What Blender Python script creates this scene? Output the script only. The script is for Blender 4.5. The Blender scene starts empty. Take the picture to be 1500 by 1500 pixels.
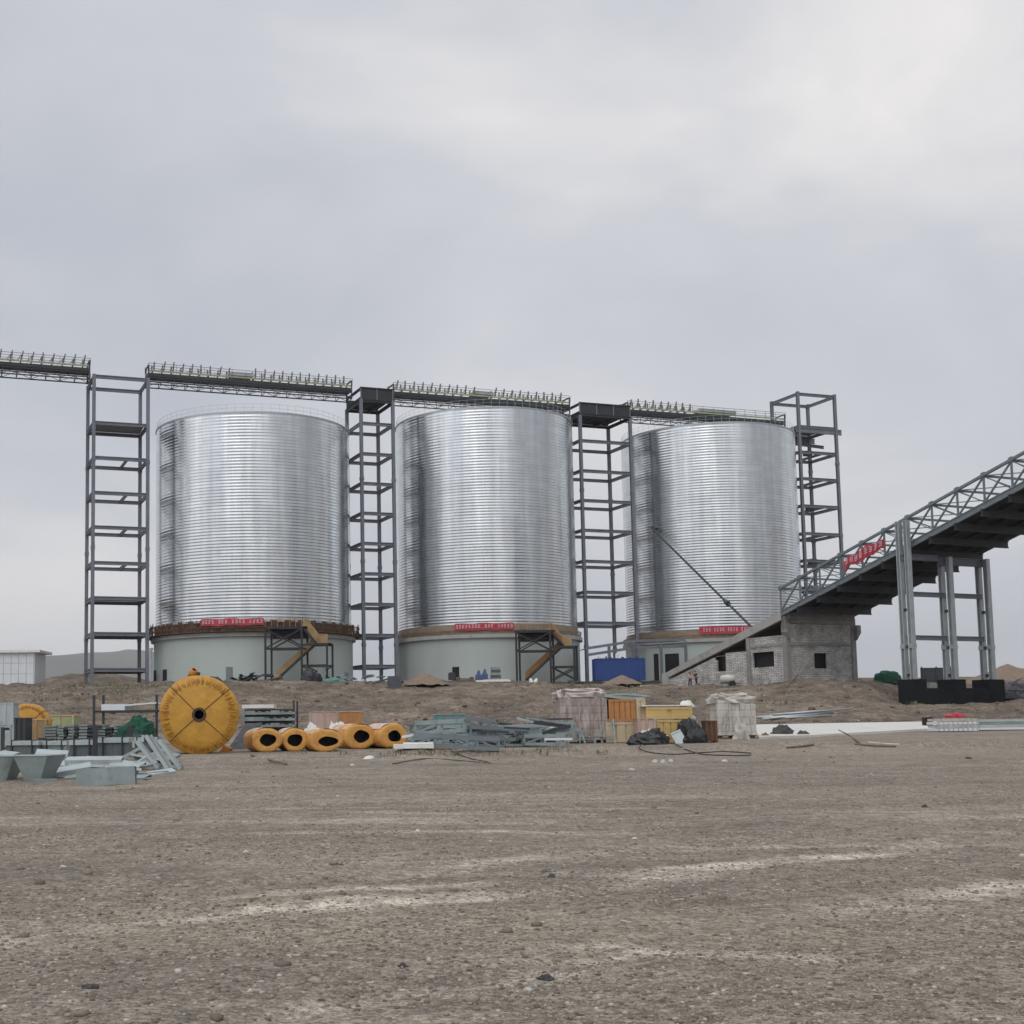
import bpy, math, random
import numpy as np
from mathutils import Vector, Matrix, noise as mnoise

random.seed(7)
SC = bpy.context.scene
COL = SC.collection
R = math.radians
EYE = 1.6
# ------------------------------------------------------------------ camera
F, CX, CY, TH, RO = 1899.70812, 536.24149, 882.25393, 0.09443, -0.01242
Xa = Vector((1, 0, 0)); Fa = Vector((0, math.cos(TH), math.sin(TH))); Ua = Vector((0, -math.sin(TH), math.cos(TH)))
cro, sro = math.cos(RO), math.sin(RO)
cam_d = bpy.data.cameras.new('camera'); cam = bpy.data.objects.new('camera', cam_d); COL.objects.link(cam)
rt = Xa * cro + Ua * sro; up = -Xa * sro + Ua * cro
M = Matrix((rt, up, -Fa)).transposed().to_4x4(); M.translation = Vector((0, 0, EYE)); cam.matrix_world = M
cam_d.sensor_width = 36; cam_d.lens = 36 * F / 1500
cam_d.shift_x = (750 - CX) / 1500; cam_d.shift_y = (CY - 750) / 1500
cam_d.clip_start = 0.1; cam_d.clip_end = 30000
SC.camera = cam


def ray(px, py):
    dx, dy = px - CX, py - CY
    x = cro * dx + sro * dy; y = -sro * dx + cro * dy
    return (Xa * x - Ua * y + Fa * F)


def at(px, py, Y):
    d = ray(px, py)
    return d * (Y / d.y) + Vector((0, 0, EYE))


# ------------------------------------------------------------------ terrain height
def _hash(ix, iy, s):
    h = (ix.astype(np.int64) * 374761393 + iy.astype(np.int64) * 668265263 + s * 1274126177) & 0x7fffffff
    h = ((h ^ (h >> 13)) * 1274126177) & 0x7fffffff
    return ((h ^ (h >> 16)) & 0xffff) / 65535.0


def vnoise(x, y, s=0):
    ix = np.floor(x); iy = np.floor(y); fx = x - ix; fy = y - iy
    fx = fx * fx * (3 - 2 * fx); fy = fy * fy * (3 - 2 * fy)
    a = _hash(ix, iy, s); b = _hash(ix + 1, iy, s); c = _hash(ix, iy + 1, s); d = _hash(ix + 1, iy + 1, s)
    return (a * (1 - fx) + b * fx) * (1 - fy) + (c * (1 - fx) + d * fx) * fy - 0.5


def fbm(x, y, o=4, s=0):
    v = 0; a = 1
    for i in range(o):
        v = v + a * vnoise(x, y, s + i * 17); x = x * 2.03 + 11.3; y = y * 2.03 + 5.7; a *= 0.5
    return v


YARD = [(-200, -1.5), (0, 0.0), (60, 0.9), (100, 1.5)]
def prof(toe, ztoe, crest, zc, *more):
    return YARD + [(toe, ztoe), (crest, zc)] + list(more)
PLATEAU = [(-260, prof(122, 1.9, 163, 7.2, (185, 8.0), (400, 8.5))),
           (0, prof(122, 1.9, 164, 7.3, (172, 7.9), (200, 8.3), (400, 8.5))),
           (200, prof(120, 1.9, 163, 7.2, (172, 7.7), (200, 8.2), (400, 8.5))),
           (420, prof(122, 1.8, 164, 7.6, (172, 7.8), (400, 8.5))),
           (560, prof(124, 1.8, 166, 7.2, (175, 7.9), (400, 8.5))),
           (750, prof(122, 1.8, 170, 7.5, (180, 7.8), (400, 8.5))),
           (870, prof(116, 1.8, 164, 6.7, (175, 7.2), (195, 7.9), (400, 8.5))),
           (990, prof(110, 1.7, 150, 6.1, (170, 6.7), (200, 7.9), (400, 8.5))),
           (1100, prof(107, 1.65, 144, 5.9, (165, 6.5), (200, 7.9), (400, 8.5))),
           (1260, prof(106, 1.65, 142, 6.0, (165, 6.8), (200, 7.9), (400, 8.5))),
           (1335, prof(106, 1.6, 126, 3.1, (141, 3.3), (158, 6.0), (200, 8.0), (400, 8.6))),
           (1470, prof(106, 1.6, 124, 3.1, (146, 3.4), (164, 6.3), (200, 8.0), (400, 8.6))),
           (1800, prof(108, 1.7, 130, 3.6, (150, 5.0), (170, 7.0), (400, 8.6)))]


def ground(x, y):
    x = np.asarray(x, float); y = np.asarray(y, float)
    px = CX + F * x / np.maximum(y, 25.0)
    ks = np.array([k for k, _ in PLATEAU], float)
    prs = np.array([np.interp(y.ravel(), [a for a, _ in p], [b for _, b in p]) for _, p in PLATEAU])
    pf = np.clip(px.ravel(), ks[0], ks[-1])
    i = np.clip(np.searchsorted(ks, pf) - 1, 0, len(ks) - 2)
    t = (pf - ks[i]) / (ks[i + 1] - ks[i]); t = t * t * (3 - 2 * t)
    ar = np.arange(len(pf))
    z = (prs[i, ar] * (1 - t) + prs[i + 1, ar] * t).reshape(y.shape)
    bank = np.clip((y - 95) / 30, 0, 1) * np.clip((210 - y) / 25, 0, 1)
    z = z + bank * (-.62 + 0.62 * fbm(x / 7, y / 7, 5, 3) + 0.42 * np.abs(fbm(x / 2.2, y / 5.0, 4, 9)) + .22 * fbm(x / .8, y / .8, 2, 13) + .9 * np.clip(fbm(x / 4.5, y / 6.0, 3, 55) - .12, 0, 1))
    # low spoil ridge along the near edge of the storage strip
    edge = 39.0 + 2.2 * np.sin(x / 9.0) + 0.10 * x
    z = z + 0.17 * np.exp(-((y - edge) / 1.0) ** 2) * (1 + 1.6 * fbm(x / 1.2, y / 1.2, 4, 21)) * (x > -9)
    near = np.clip((70 - y) / 30, 0, 1)
    z = z + near * (0.05 * fbm(x / 3.1, y / 2.3, 4, 5) + 0.022 * fbm(x / .45, y / .45, 3, 31))
    for y0, k1, wd, x0, x1 in ((10.75, .34, .22, -6, 3), (12.5, .34, .22, -6, 3), (10.35, .69, .25, 1.5, 9), (12.3, .69, .25, 1.5, 9), (7.2, .66, .2, -3, 3)):
        z = z - .035 * np.exp(-(((y - y0 - k1 * x) + .5 * vnoise(x / 2, y / 2, 61)) / wd) ** 2) * np.clip((x - x0) / 1.5, 0, 1) * np.clip((x1 - x) / 1.5, 0, 1)
    # heaps of darker soil behind the left tower
    z = z + 2.1 * np.exp(-((x + 42) / 9) ** 2 - ((y - 199) / 6) ** 2) * (1 + .5 * fbm(x / 4, y / 4, 3, 41))
    return z


def gz(x, y):
    return float(ground(np.array([x]), np.array([y]))[0])


def hit(px, py):
    d = ray(px, py); ys = np.arange(4, 260, 0.1)
    xs = d.x / d.y * ys; zs = EYE + d.z / d.y * ys
    g = ground(xs, ys); k = np.nonzero(zs <= g)[0]
    if len(k) == 0:
        return at(px, py, 165)
    y = ys[k[0]]
    return Vector((d.x / d.y * y, y, gz(d.x / d.y * y, y)))


# ------------------------------------------------------------------ materials
def nodes_of(m):
    m.use_nodes = True
    nt = m.node_tree
    return nt, nt.nodes, nt.links, nt.nodes['Principled BSDF']


MATS = {}
def mat(name, col, rough=0.7, metal=0.0, var=0.18, scale=2.0, bump=0.0, col2=None, amt=0.35, stretch=(1, 1, 1), bscale=None, spec=0.5):
    m = bpy.data.materials.new(name); nt, N, L, P = nodes_of(m)
    P.inputs['Roughness'].default_value = rough; P.inputs['Metallic'].default_value = metal
    P.inputs['Specular IOR Level'].default_value = spec
    tc = N.new('ShaderNodeTexCoord'); mp = N.new('ShaderNodeMapping'); mp.inputs['Scale'].default_value = stretch
    L.new(tc.outputs['Object'], mp.inputs['Vector'])
    oi = N.new('ShaderNodeObjectInfo')
    ad = N.new('ShaderNodeVectorMath'); ad.operation = 'ADD'
    cv = N.new('ShaderNodeVectorMath'); cv.operation = 'SCALE'; cv.inputs[0].default_value = (37, 91, 53); L.new(oi.outputs['Random'], cv.inputs['Scale'])
    L.new(mp.outputs[0], ad.inputs[0]); L.new(cv.outputs[0], ad.inputs[1])
    n1 = N.new('ShaderNodeTexNoise'); n1.inputs['Scale'].default_value = scale; n1.inputs['Detail'].default_value = 6; n1.inputs['Roughness'].default_value = 0.65
    L.new(ad.outputs[0], n1.inputs['Vector'])
    rng = N.new('ShaderNodeMapRange'); rng.inputs[1].default_value = 0.25; rng.inputs[2].default_value = 0.75
    rng.inputs[3].default_value = 1 - var; rng.inputs[4].default_value = 1 + var
    L.new(n1.outputs['Fac'], rng.inputs[0])
    mul = N.new('ShaderNodeVectorMath'); mul.operation = 'SCALE'; mul.inputs[0].default_value = col[:3]
    L.new(rng.outputs[0], mul.inputs['Scale'])
    out = mul.outputs[0]
    if col2:
        n2 = N.new('ShaderNodeTexNoise'); n2.inputs['Scale'].default_value = scale * 0.6; n2.inputs['Detail'].default_value = 8; n2.inputs['Roughness'].default_value = 0.7
        n2.inputs['Distortion'].default_value = 0.4
        L.new(ad.outputs[0], n2.inputs['Vector'])
        r2 = N.new('ShaderNodeMapRange'); r2.inputs[1].default_value = 0.72 - 0.45 * amt; r2.inputs[2].default_value = 0.82 - 0.3 * amt; L.new(n2.outputs['Fac'], r2.inputs[0])
        mx = N.new('ShaderNodeMix'); mx.data_type = 'RGBA'; L.new(r2.outputs[0], mx.inputs[0]); L.new(out, mx.inputs[6]); mx.inputs[7].default_value = (*col2[:3], 1)
        out = mx.outputs[2]
    L.new(out, P.inputs['Base Color'])
    if bump:
        b = N.new('ShaderNodeBump'); b.inputs['Strength'].default_value = bump; b.inputs['Distance'].default_value = 0.05
        n3 = N.new('ShaderNodeTexNoise'); n3.inputs['Scale'].default_value = bscale or scale * 3; n3.inputs['Detail'].default_value = 5
        L.new(ad.outputs[0], n3.inputs['Vector']); L.new(n3.outputs['Fac'], b.inputs['Height']); L.new(b.outputs[0], P.inputs['Normal'])
    MATS[name] = m
    return m


steel = mat('painted steel grey', (.165, .175, .205), .55, var=.2, scale=.8, col2=(.10, .09, .085), amt=.25)
steel_b = mat('painted steel grey blue', (.155, .185, .20), .5, var=.2, scale=.8, col2=(.09, .09, .09), amt=.2)
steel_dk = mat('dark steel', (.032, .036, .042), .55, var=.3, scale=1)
scaf = mat('black scaffold steel', (.022, .022, .026), .6, var=.3, scale=2, col2=(.07, .04, .025), amt=.25)
galv = mat('galvanised bracket steel', (.16, .16, .155), .6, .1, var=.25, scale=2)
galv_l = mat('pale galvanised steel', (.42, .45, .46), .42, .55, var=.15, scale=1.2)
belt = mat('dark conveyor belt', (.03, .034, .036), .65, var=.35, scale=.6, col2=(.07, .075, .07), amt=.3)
olive = mat('olive yellow paint', (.34, .36, .20), .6, var=.35, scale=.9, col2=(.19, .19, .17), amt=.5)
conc = mat('concrete', (.36, .355, .335), .85, var=.18, scale=.6, bump=.3, col2=(.26, .25, .235), amt=.4)
conc_dk = mat('weathered concrete', (.25, .245, .235), .9, var=.25, scale=.7, bump=.4, col2=(.11, .10, .095), amt=.4)
paint = mat('grey green wall paint', (.42, .47, .45), .75, var=.09, scale=.12, stretch=(1, 1, .35), col2=(.37, .405, .385), amt=.45, spec=.3)
rust = mat('rusty steel', (.115, .062, .038), .85, var=.45, scale=1.6, col2=(.05, .035, .03), amt=.45)
rust_l = mat('rust stained lower sheet', (.30, .235, .17), .55, .35, var=.3, scale=.6, stretch=(1, 1, 3), col2=(.20, .13, .08), amt=.45)
dark = mat('dark interior', (.012, .013, .015), .9, var=.3)
ply = mat('tan plywood', (.36, .25, .12), .8, var=.22, scale=1.3, col2=(.24, .15, .07), amt=.4)
ply_o = mat('rust orange plywood', (.26, .13, .055), .8, var=.25, scale=1.3, col2=(.16, .075, .04), amt=.4)
red = mat('red banner cloth', (.44, .05, .075), .8, var=.15, scale=1.2)
lett = mat('white banner lettering', (.66, .42, .44), .8, var=.1)
blackc = mat('black bitumen coated concrete', (.011, .012, .015), .85, var=.4, scale=.8, bump=.3, spec=.25)
blue = mat('blue container paint', (.016, .052, .20), .6, var=.16, scale=.5, col2=(.018, .04, .14), amt=.35)
whitep = mat('white sheet panel', (.66, .69, .71), .5, var=.06, scale=.6)
white = mat('white plastic', (.72, .72, .70), .6, var=.12, scale=2)
yel = mat('yellow wrapping', (.52, .275, .035), .55, var=.2, scale=2.2, bump=.35, bscale=7, col2=(.42, .20, .03), amt=.5)
yel_d = mat('yellow wrapping folds', (.47, .225, .03), .6, var=.3, scale=3.5, bump=.8, bscale=9, col2=(.30, .13, .03), amt=.5)
yel_p = mat('orange yellow foam wrap', (.60, .31, .075), .6, var=.2, scale=4, bump=.5, bscale=10, col2=(.5, .2, .07), amt=.45)
pinkf = mat('pale faded film', (.55, .42, .33), .45, var=.25, scale=3, bump=.5, bscale=8)
blk = mat('black rubber', (.012, .012, .014), .7, var=.3)
strapm = mat('brown strap', (.075, .045, .03), .8, var=.2)
sheet = mat('grey green sheet steel', (.245, .29, .29), .5, .15, var=.2, scale=1.8, col2=(.15, .165, .15), amt=.42)
sheet_d = mat('shade darkened fluted sheet edge', (.125, .14, .145), .55, .2, var=.3, scale=3, stretch=(14, 14, .6))  # bundle fronts, their colour darkened for the shade below the lit tops
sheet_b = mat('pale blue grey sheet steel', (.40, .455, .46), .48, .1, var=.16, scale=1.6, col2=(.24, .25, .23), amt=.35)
teal = mat('grey teal paint', (.25, .305, .305), .55, var=.3, scale=1.5, col2=(.12, .15, .16), amt=.4)
tealp = mat('bright teal crate paint', (.10, .23, .22), .6, var=.25, scale=2)
green = mat('green netting', (.012, .09, .055), .85, var=.5, scale=4, bump=1.0, bscale=7, col2=(.008, .035, .025), amt=.6)
wrap = mat('clouded plastic wrap', (.37, .325, .29), .4, var=.16, scale=2.2, bump=.6, bscale=7, stretch=(1, 1, .5), col2=(.24, .20, .175), amt=.6)
wrap2 = mat('pale plastic wrap', (.50, .48, .43), .4, var=.15, scale=2.6, bump=.6, bscale=7, stretch=(1, 1, .4), col2=(.33, .30, .26), amt=.5)
card = mat('orange brown cardboard', (.42, .20, .075), .85, var=.2, scale=2)
wood = mat('yellow timber crate', (.56, .40, .16), .8, var=.16, scale=2.5, stretch=(.4, .4, 5), col2=(.45, .29, .11), amt=.35)
woodp = mat('pale tan crate side', (.48, .40, .27), .8, var=.15, scale=2.5)
tarp = mat('grey green tarpaulin', (.21, .25, .235), .65, var=.2, scale=2, bump=.5, bscale=5)
btarp = mat('black plastic sheeting', (.016, .017, .02), .42, var=.4, scale=3, bump=1.0, bscale=4)
dkgrey = mat('dark grey plastic sheeting', (.07, .075, .085), .5, var=.3, scale=2, bump=.8, bscale=4)
bagw = mat('dirty white sack', (.55, .54, .49), .7, var=.25, scale=3, bump=.6, bscale=6, col2=(.3, .29, .26), amt=.4)
sand = mat('brown sand', (.22, .165, .125), .95, var=.22, scale=3, bump=.6, bscale=12)
rockm = mat('dark stone', (.07, .068, .066), .9, var=.5, scale=3, bump=.7, bscale=9)
pinkb = mat('pinkish brick wrap', (.46, .34, .29), .6, var=.18, scale=3, col2=(.34, .2, .14), amt=.4)
woodd = mat('weathered wood', (.16, .12, .09), .85, var=.35, scale=4, col2=(.35, .3, .25), amt=.3)
skin = mat('skin', (.36, .2, .13), .6, var=.05)
pinkcl = mat('pale pink shirt cloth', (.62, .36, .36), .85, var=.1)
darkcl = mat('dark work cloth', (.035, .032, .04), .85, var=.25)
hairm = mat('black hair', (.012, .01, .01), .6, var=.2)
orangem = mat('orange paint', (.58, .22, .03), .5, var=.15)


def brick_mat():
    m = bpy.data.materials.new('grey block masonry'); nt, N, L, P = nodes_of(m)
    tc = N.new('ShaderNodeTexCoord'); sp = N.new('ShaderNodeSeparateXYZ'); L.new(tc.outputs['Object'], sp.inputs[0])
    u = N.new('ShaderNodeMath'); u.operation = 'ADD'; L.new(sp.outputs[0], u.inputs[0]); L.new(sp.outputs[1], u.inputs[1])
    cb = N.new('ShaderNodeCombineXYZ'); L.new(u.outputs[0], cb.inputs[0]); L.new(sp.outputs[2], cb.inputs[1])
    br = N.new('ShaderNodeTexBrick'); br.inputs['Scale'].default_value = 1.0
    br.inputs['Brick Width'].default_value = .42; br.inputs['Row Height'].default_value = .21; br.inputs['Mortar Size'].default_value = .022
    br.inputs['Color1'].default_value = (.52, .51, .49, 1); br.inputs['Color2'].default_value = (.34, .33, .315, 1); br.inputs['Mortar'].default_value = (.19, .185, .18, 1)
    br.inputs['Bias'].default_value = -.1
    L.new(cb.outputs[0], br.inputs['Vector'])
    n = N.new('ShaderNodeTexNoise'); n.inputs['Scale'].default_value = .9; n.inputs['Detail'].default_value = 7; L.new(tc.outputs['Object'], n.inputs['Vector'])
    rg = N.new('ShaderNodeMapRange'); rg.inputs[1].default_value = .3; rg.inputs[2].default_value = .7; rg.inputs[3].default_value = .7; rg.inputs[4].default_value = 1.3; L.new(n.outputs['Fac'], rg.inputs[0])
    sc = N.new('ShaderNodeVectorMath'); sc.operation = 'SCALE'; L.new(br.outputs['Color'], sc.inputs[0]); L.new(rg.outputs[0], sc.inputs['Scale'])
    L.new(sc.outputs[0], P.inputs['Base Color']); P.inputs['Roughness'].default_value = .92
    b = N.new('ShaderNodeBump'); b.inputs['Strength'].default_value = .5; b.inputs['Distance'].default_value = .03; b.invert = True; L.new(br.outputs['Fac'], b.inputs['Height']); L.new(b.outputs[0], P.inputs['Normal'])
    return m
def carton_mat(name, c1, c2, film, k):
    m = bpy.data.materials.new(name); nt, N, L, P = nodes_of(m)
    tc = N.new('ShaderNodeTexCoord'); sp = N.new('ShaderNodeSeparateXYZ'); L.new(tc.outputs['Object'], sp.inputs[0])
    u = N.new('ShaderNodeMath'); u.operation = 'MULTIPLY_ADD'; u.inputs[1].default_value = .8; L.new(sp.outputs[1], u.inputs[0]); L.new(sp.outputs[0], u.inputs[2])
    cb = N.new('ShaderNodeCombineXYZ'); L.new(u.outputs[0], cb.inputs[0]); L.new(sp.outputs[2], cb.inputs[1])
    br = N.new('ShaderNodeTexBrick'); br.inputs['Scale'].default_value = 1; br.inputs['Brick Width'].default_value = .46; br.inputs['Row Height'].default_value = .30; br.inputs['Mortar Size'].default_value = .02; br.offset = .0
    br.inputs['Color1'].default_value = (*c1, 1); br.inputs['Color2'].default_value = (*c2, 1); br.inputs['Mortar'].default_value = (.07, .06, .055, 1); L.new(cb.outputs[0], br.inputs['Vector'])
    mp = N.new('ShaderNodeMapping'); mp.inputs['Scale'].default_value = (2.2, 2.2, .5); L.new(tc.outputs['Object'], mp.inputs['Vector'])
    n = N.new('ShaderNodeTexNoise'); n.inputs['Scale'].default_value = 2.0; n.inputs['Detail'].default_value = 7; n.inputs['Roughness'].default_value = .7; n.inputs['Distortion'].default_value = 1.2; L.new(mp.outputs[0], n.inputs['Vector'])
    rg = N.new('ShaderNodeMapRange'); rg.inputs[1].default_value = .42; rg.inputs[2].default_value = .66; rg.inputs[3].default_value = k; rg.inputs[4].default_value = min(1, k + .62); L.new(n.outputs['Fac'], rg.inputs[0])
    mx = N.new('ShaderNodeMix'); mx.data_type = 'RGBA'; L.new(rg.outputs[0], mx.inputs[0]); L.new(br.outputs['Color'], mx.inputs[6]); mx.inputs[7].default_value = (*film, 1); L.new(mx.outputs[2], P.inputs['Base Color']); P.inputs['Roughness'].default_value = .38
    b = N.new('ShaderNodeBump'); b.inputs['Strength'].default_value = .7; b.inputs['Distance'].default_value = .04; L.new(n.outputs['Fac'], b.inputs['Height']); L.new(b.outputs[0], P.inputs['Normal'])
    return m
cart1 = carton_mat('cartons under cloudy film', (.30, .22, .175), (.22, .165, .14), (.50, .45, .42), .18)
cart2 = carton_mat('pale blocks under cloudy film', (.40, .375, .33), (.30, .28, .245), (.66, .64, .58), .28)


brick = brick_mat()


def silo_metal():
    m = bpy.data.materials.new('galvanised silo sheet'); nt, N, L, P = nodes_of(m)
    tc = N.new('ShaderNodeTexCoord'); sp = N.new('ShaderNodeSeparateXYZ'); L.new(tc.outputs['Object'], sp.inputs[0])
    an = N.new('ShaderNodeMath'); an.operation = 'ARCTAN2'; L.new(sp.outputs[1], an.inputs[0]); L.new(sp.outputs[0], an.inputs[1])
    ar = N.new('ShaderNodeMath'); ar.operation = 'MULTIPLY'; ar.inputs[1].default_value = 14.0; L.new(an.outputs[0], ar.inputs[0])
    cb = N.new('ShaderNodeCombineXYZ'); L.new(ar.outputs[0], cb.inputs[0]); L.new(sp.outputs[2], cb.inputs[1])
    br = N.new('ShaderNodeTexBrick'); br.inputs['Scale'].default_value = 1.0; br.inputs['Brick Width'].default_value = 2.8; br.inputs['Row Height'].default_value = .86
    br.inputs['Mortar Size'].default_value = .03; br.inputs['Color1'].default_value = (0, 0, 0, 1); br.inputs['Color2'].default_value = (1, 1, 1, 1); br.inputs['Mortar'].default_value = (-.6, -.6, -.6, 1)
    L.new(cb.outputs[0], br.inputs['Vector'])
    mp = N.new('ShaderNodeMapping'); mp.inputs['Scale'].default_value = (.55, .04, 1); L.new(cb.outputs[0], mp.inputs['Vector'])
    n = N.new('ShaderNodeTexNoise'); n.inputs['Scale'].default_value = 1.6; n.inputs['Detail'].default_value = 5; L.new(mp.outputs[0], n.inputs['Vector'])
    bw = N.new('ShaderNodeSeparateColor'); L.new(br.outputs['Color'], bw.inputs[0])
    a = N.new('ShaderNodeMath'); a.operation = 'MULTIPLY_ADD'; a.inputs[1].default_value = .085; a.inputs[2].default_value = .45; L.new(bw.outputs[0], a.inputs[0])
    b = N.new('ShaderNodeMath'); b.operation = 'MULTIPLY_ADD'; b.inputs[1].default_value = .42; L.new(n.outputs['Fac'], b.inputs[0]); L.new(a.outputs[0], b.inputs[2])
    sc = N.new('ShaderNodeVectorMath'); sc.operation = 'SCALE'; sc.inputs[0].default_value = (.955, .985, 1.0); L.new(b.outputs[0], sc.inputs['Scale'])
    L.new(sc.outputs[0], P.inputs['Base Color']); P.inputs['Metallic'].default_value = 1.0
    r = N.new('ShaderNodeMath'); r.operation = 'MULTIPLY_ADD'; r.inputs[1].default_value = .10; r.inputs[2].default_value = .155; L.new(n.outputs['Fac'], r.inputs[0])
    L.new(r.outputs[0], P.inputs['Roughness'])
    return m
silo_m = silo_metal()


# ------------------------------------------------------------------ mesh builder
class MB:
    def __init__(s): s.v = []; s.f = []

    def add(s, vs, fs):
        o = len(s.v); s.v += [Vector(v) for v in vs]; s.f += [tuple(i + o for i in f) for f in fs]; return s

    def box(s, c, size, ax=None):
        c = Vector(c); x, y, z = (Vector(a) for a in ax) if ax else (Vector((1, 0, 0)), Vector((0, 1, 0)), Vector((0, 0, 1)))
        h = [d / 2 for d in size]
        vs = [c + x * (i * h[0]) + y * (j * h[1]) + z * (k * h[2]) for k in (-1, 1) for j in (-1, 1) for i in (-1, 1)]
        return s.add(vs, [(0, 2, 3, 1), (4, 5, 7, 6), (0, 1, 5, 4), (2, 6, 7, 3), (0, 4, 6, 2), (1, 3, 7, 5)])

    def frame(s, p0, p1, side=None):
        p0 = Vector(p0); p1 = Vector(p1); d = (p1 - p0); L = d.length; d.normalize()
        u = Vector(side) if side is not None else Vector((0, 0, 1))
        if abs(d.dot(u.normalized())) > .98: u = Vector((1, 0, 0)) if abs(d.x) < .9 else Vector((0, 1, 0))
        a = d.cross(u).normalized(); b = a.cross(d).normalized()
        return p0, p1, d, L, a, b

    def bar(s, p0, p1, w, h=None, side=None):
        h = h or w; p0, p1, d, L, a, b = s.frame(p0, p1, side)
        return s.box((p0 + p1) / 2, (L, w, h), (d, a, b))

    def ibeam(s, p0, p1, w, h, side=None, t=.09):
        p0, p1, d, L, a, b = s.frame(p0, p1, side); c = (p0 + p1) / 2
        s.box(c + b * (h / 2 - t / 2), (L, w, t), (d, a, b)); s.box(c - b * (h / 2 - t / 2), (L, w, t), (d, a, b))
        return s.box(c, (L - .004, t * .8, h - 2 * t), (d, a, b))

    def tube(s, pts, r, n=8, cap=True):
        pts = [Vector(p) for p in pts]; rings = []; o = len(s.v); pa = None
        for i, p in enumerate(pts):
            d = (pts[min(i + 1, len(pts) - 1)] - pts[max(i - 1, 0)]).normalized()
            if pa is None:
                u = Vector((0, 0, 1)) if abs(d.z) < .9 else Vector((1, 0, 0)); a = d.cross(u).normalized()
            else:
                a = (pa - d * pa.dot(d)).normalized()
            pa = a; b = d.cross(a); rr = r[i] if isinstance(r, (list, tuple)) else r
            s.v += [p + (a * math.cos(2 * math.pi * k / n) + b * math.sin(2 * math.pi * k / n)) * rr for k in range(n)]
        for i in range(len(pts) - 1):
            for k in range(n):
                q = o + i * n
                s.f.append((q + k, q + (k + 1) % n, q + n + (k + 1) % n, q + n + k))
        if cap:
            s.f.append(tuple(o + k for k in reversed(range(n)))); q = o + (len(pts) - 1) * n; s.f.append(tuple(q + k for k in range(n)))
        return s

    def lathe(s, prof, n=64, a0=0, a1=2 * math.pi, c=(0, 0, 0), close=False):
        full = abs(a1 - a0 - 2 * math.pi) < 1e-6; m = n if full else n + 1; o = len(s.v); c = Vector(c)
        for r, z in prof:
            for k in range(m):
                a = a0 + (a1 - a0) * k / n; s.v.append(c + Vector((r * math.cos(a), r * math.sin(a), z)))
        P = len(prof)
        for i in range(P if close else P - 1):
            for k in range(n):
                a = o + i * m + k; b = o + i * m + (k + 1) % m; j = (i + 1) % P
                s.f.append((a, b, o + j * m + (k + 1) % m, o + j * m + k))
        return s

    def prism(s, pts, ext):
        """polygon of 3-D points pushed along the vector ext"""
        n = len(pts); pts = [Vector(p) for p in pts]; e = Vector(ext)
        return s.add(pts + [p + e for p in pts], [tuple(reversed(range(n))), tuple(range(n, 2 * n))] + [(i, (i + 1) % n, n + (i + 1) % n, n + i) for i in range(n)])

    def blob(s, c, size, seed=0, amp=.25, freq=1.2, n=14, m=9, flat=True, rz=0, box=1.0):
        """lumpy heap; box<1 squares the outline"""
        c = Vector(c); o = len(s.v); cr, sr = math.cos(rz), math.sin(rz)
        for i in range(m + 1):
            ph = math.pi / 2 * (1 - i / m) if flat else math.pi * (0.5 - i / m)
            for k in range(n):
                a = 2 * math.pi * k / n
                q = Vector((math.cos(a) * math.cos(ph), math.sin(a) * math.cos(ph), math.sin(ph)))
                q = Vector([math.copysign(abs(t) ** box, t) for t in q])
                w = 1 + amp * mnoise.noise(q * freq + Vector((seed * 7.3, seed * 3.1, seed)))+ amp * .5 * mnoise.noise(q * freq * 2.7 + Vector((seed * 1.3, 5, seed)))
                q = q * w; x, y = q.x * size[0] / 2, q.y * size[1] / 2
                s.v.append(c + Vector((x * cr - y * sr, x * sr + y * cr, q.z * size[2] if flat else q.z * size[2] / 2)))
        for i in range(m):
            for k in range(n):
                s.f.append((o + i * n + k, o + (i + 1) * n + k, o + (i + 1) * n + (k + 1) % n, o + i * n + (k + 1) % n))
        return s

    def build(s, name, m, parent=None, smooth=False, loc=None):
        me = bpy.data.meshes.new(name); base = Vector(parent.location) if (parent is not None and loc is None) else Vector((0, 0, 0))
        if parent is not None and getattr(parent, 'parent', None) is not None and loc is None: base = base + Vector(parent.parent.location)
        me.from_pydata([tuple(v - base) for v in s.v], [], s.f); me.materials.append(m); me.validate()
        if smooth:
            for p in me.polygons: p.use_smooth = True
        o = bpy.data.objects.new(name, me); COL.objects.link(o)
        if parent is not None: o.parent = parent
        elif loc is not None: o.location = loc
        return o


def tag(o, label, cat, group=None):
    o['label'] = label; o['category'] = cat
    if group: o['group'] = group
    return o


def thing(name, label, cat, loc, group=None, rz=0):
    o = bpy.data.objects.new(name, None); COL.objects.link(o); o.location = loc; o.rotation_euler = (0, 0, rz); o.empty_display_size = .5
    return tag(o, label, cat, group)


ZERO = (0, 0, 0)
def local(mb, name, m, parent, smooth=False):
    """a part whose vertices are already in its thing's own frame"""
    return mb.build(name, m, parent, smooth, loc=ZERO)


def dup(root, loc, rz=None, label=None, scale=None):
    r = root.copy(); COL.objects.link(r); r.location = loc
    if rz is not None: r.rotation_euler = (0, 0, rz)
    if scale: r.scale = scale
    if label: r['label'] = label
    for ch in list(root.children):
        c = ch.copy(); COL.objects.link(c); c.parent = r
        for g in list(ch.children):
            d = g.copy(); COL.objects.link(d); d.parent = c
    return r


def struct(o):
    o['kind'] = 'structure'; return o

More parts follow.
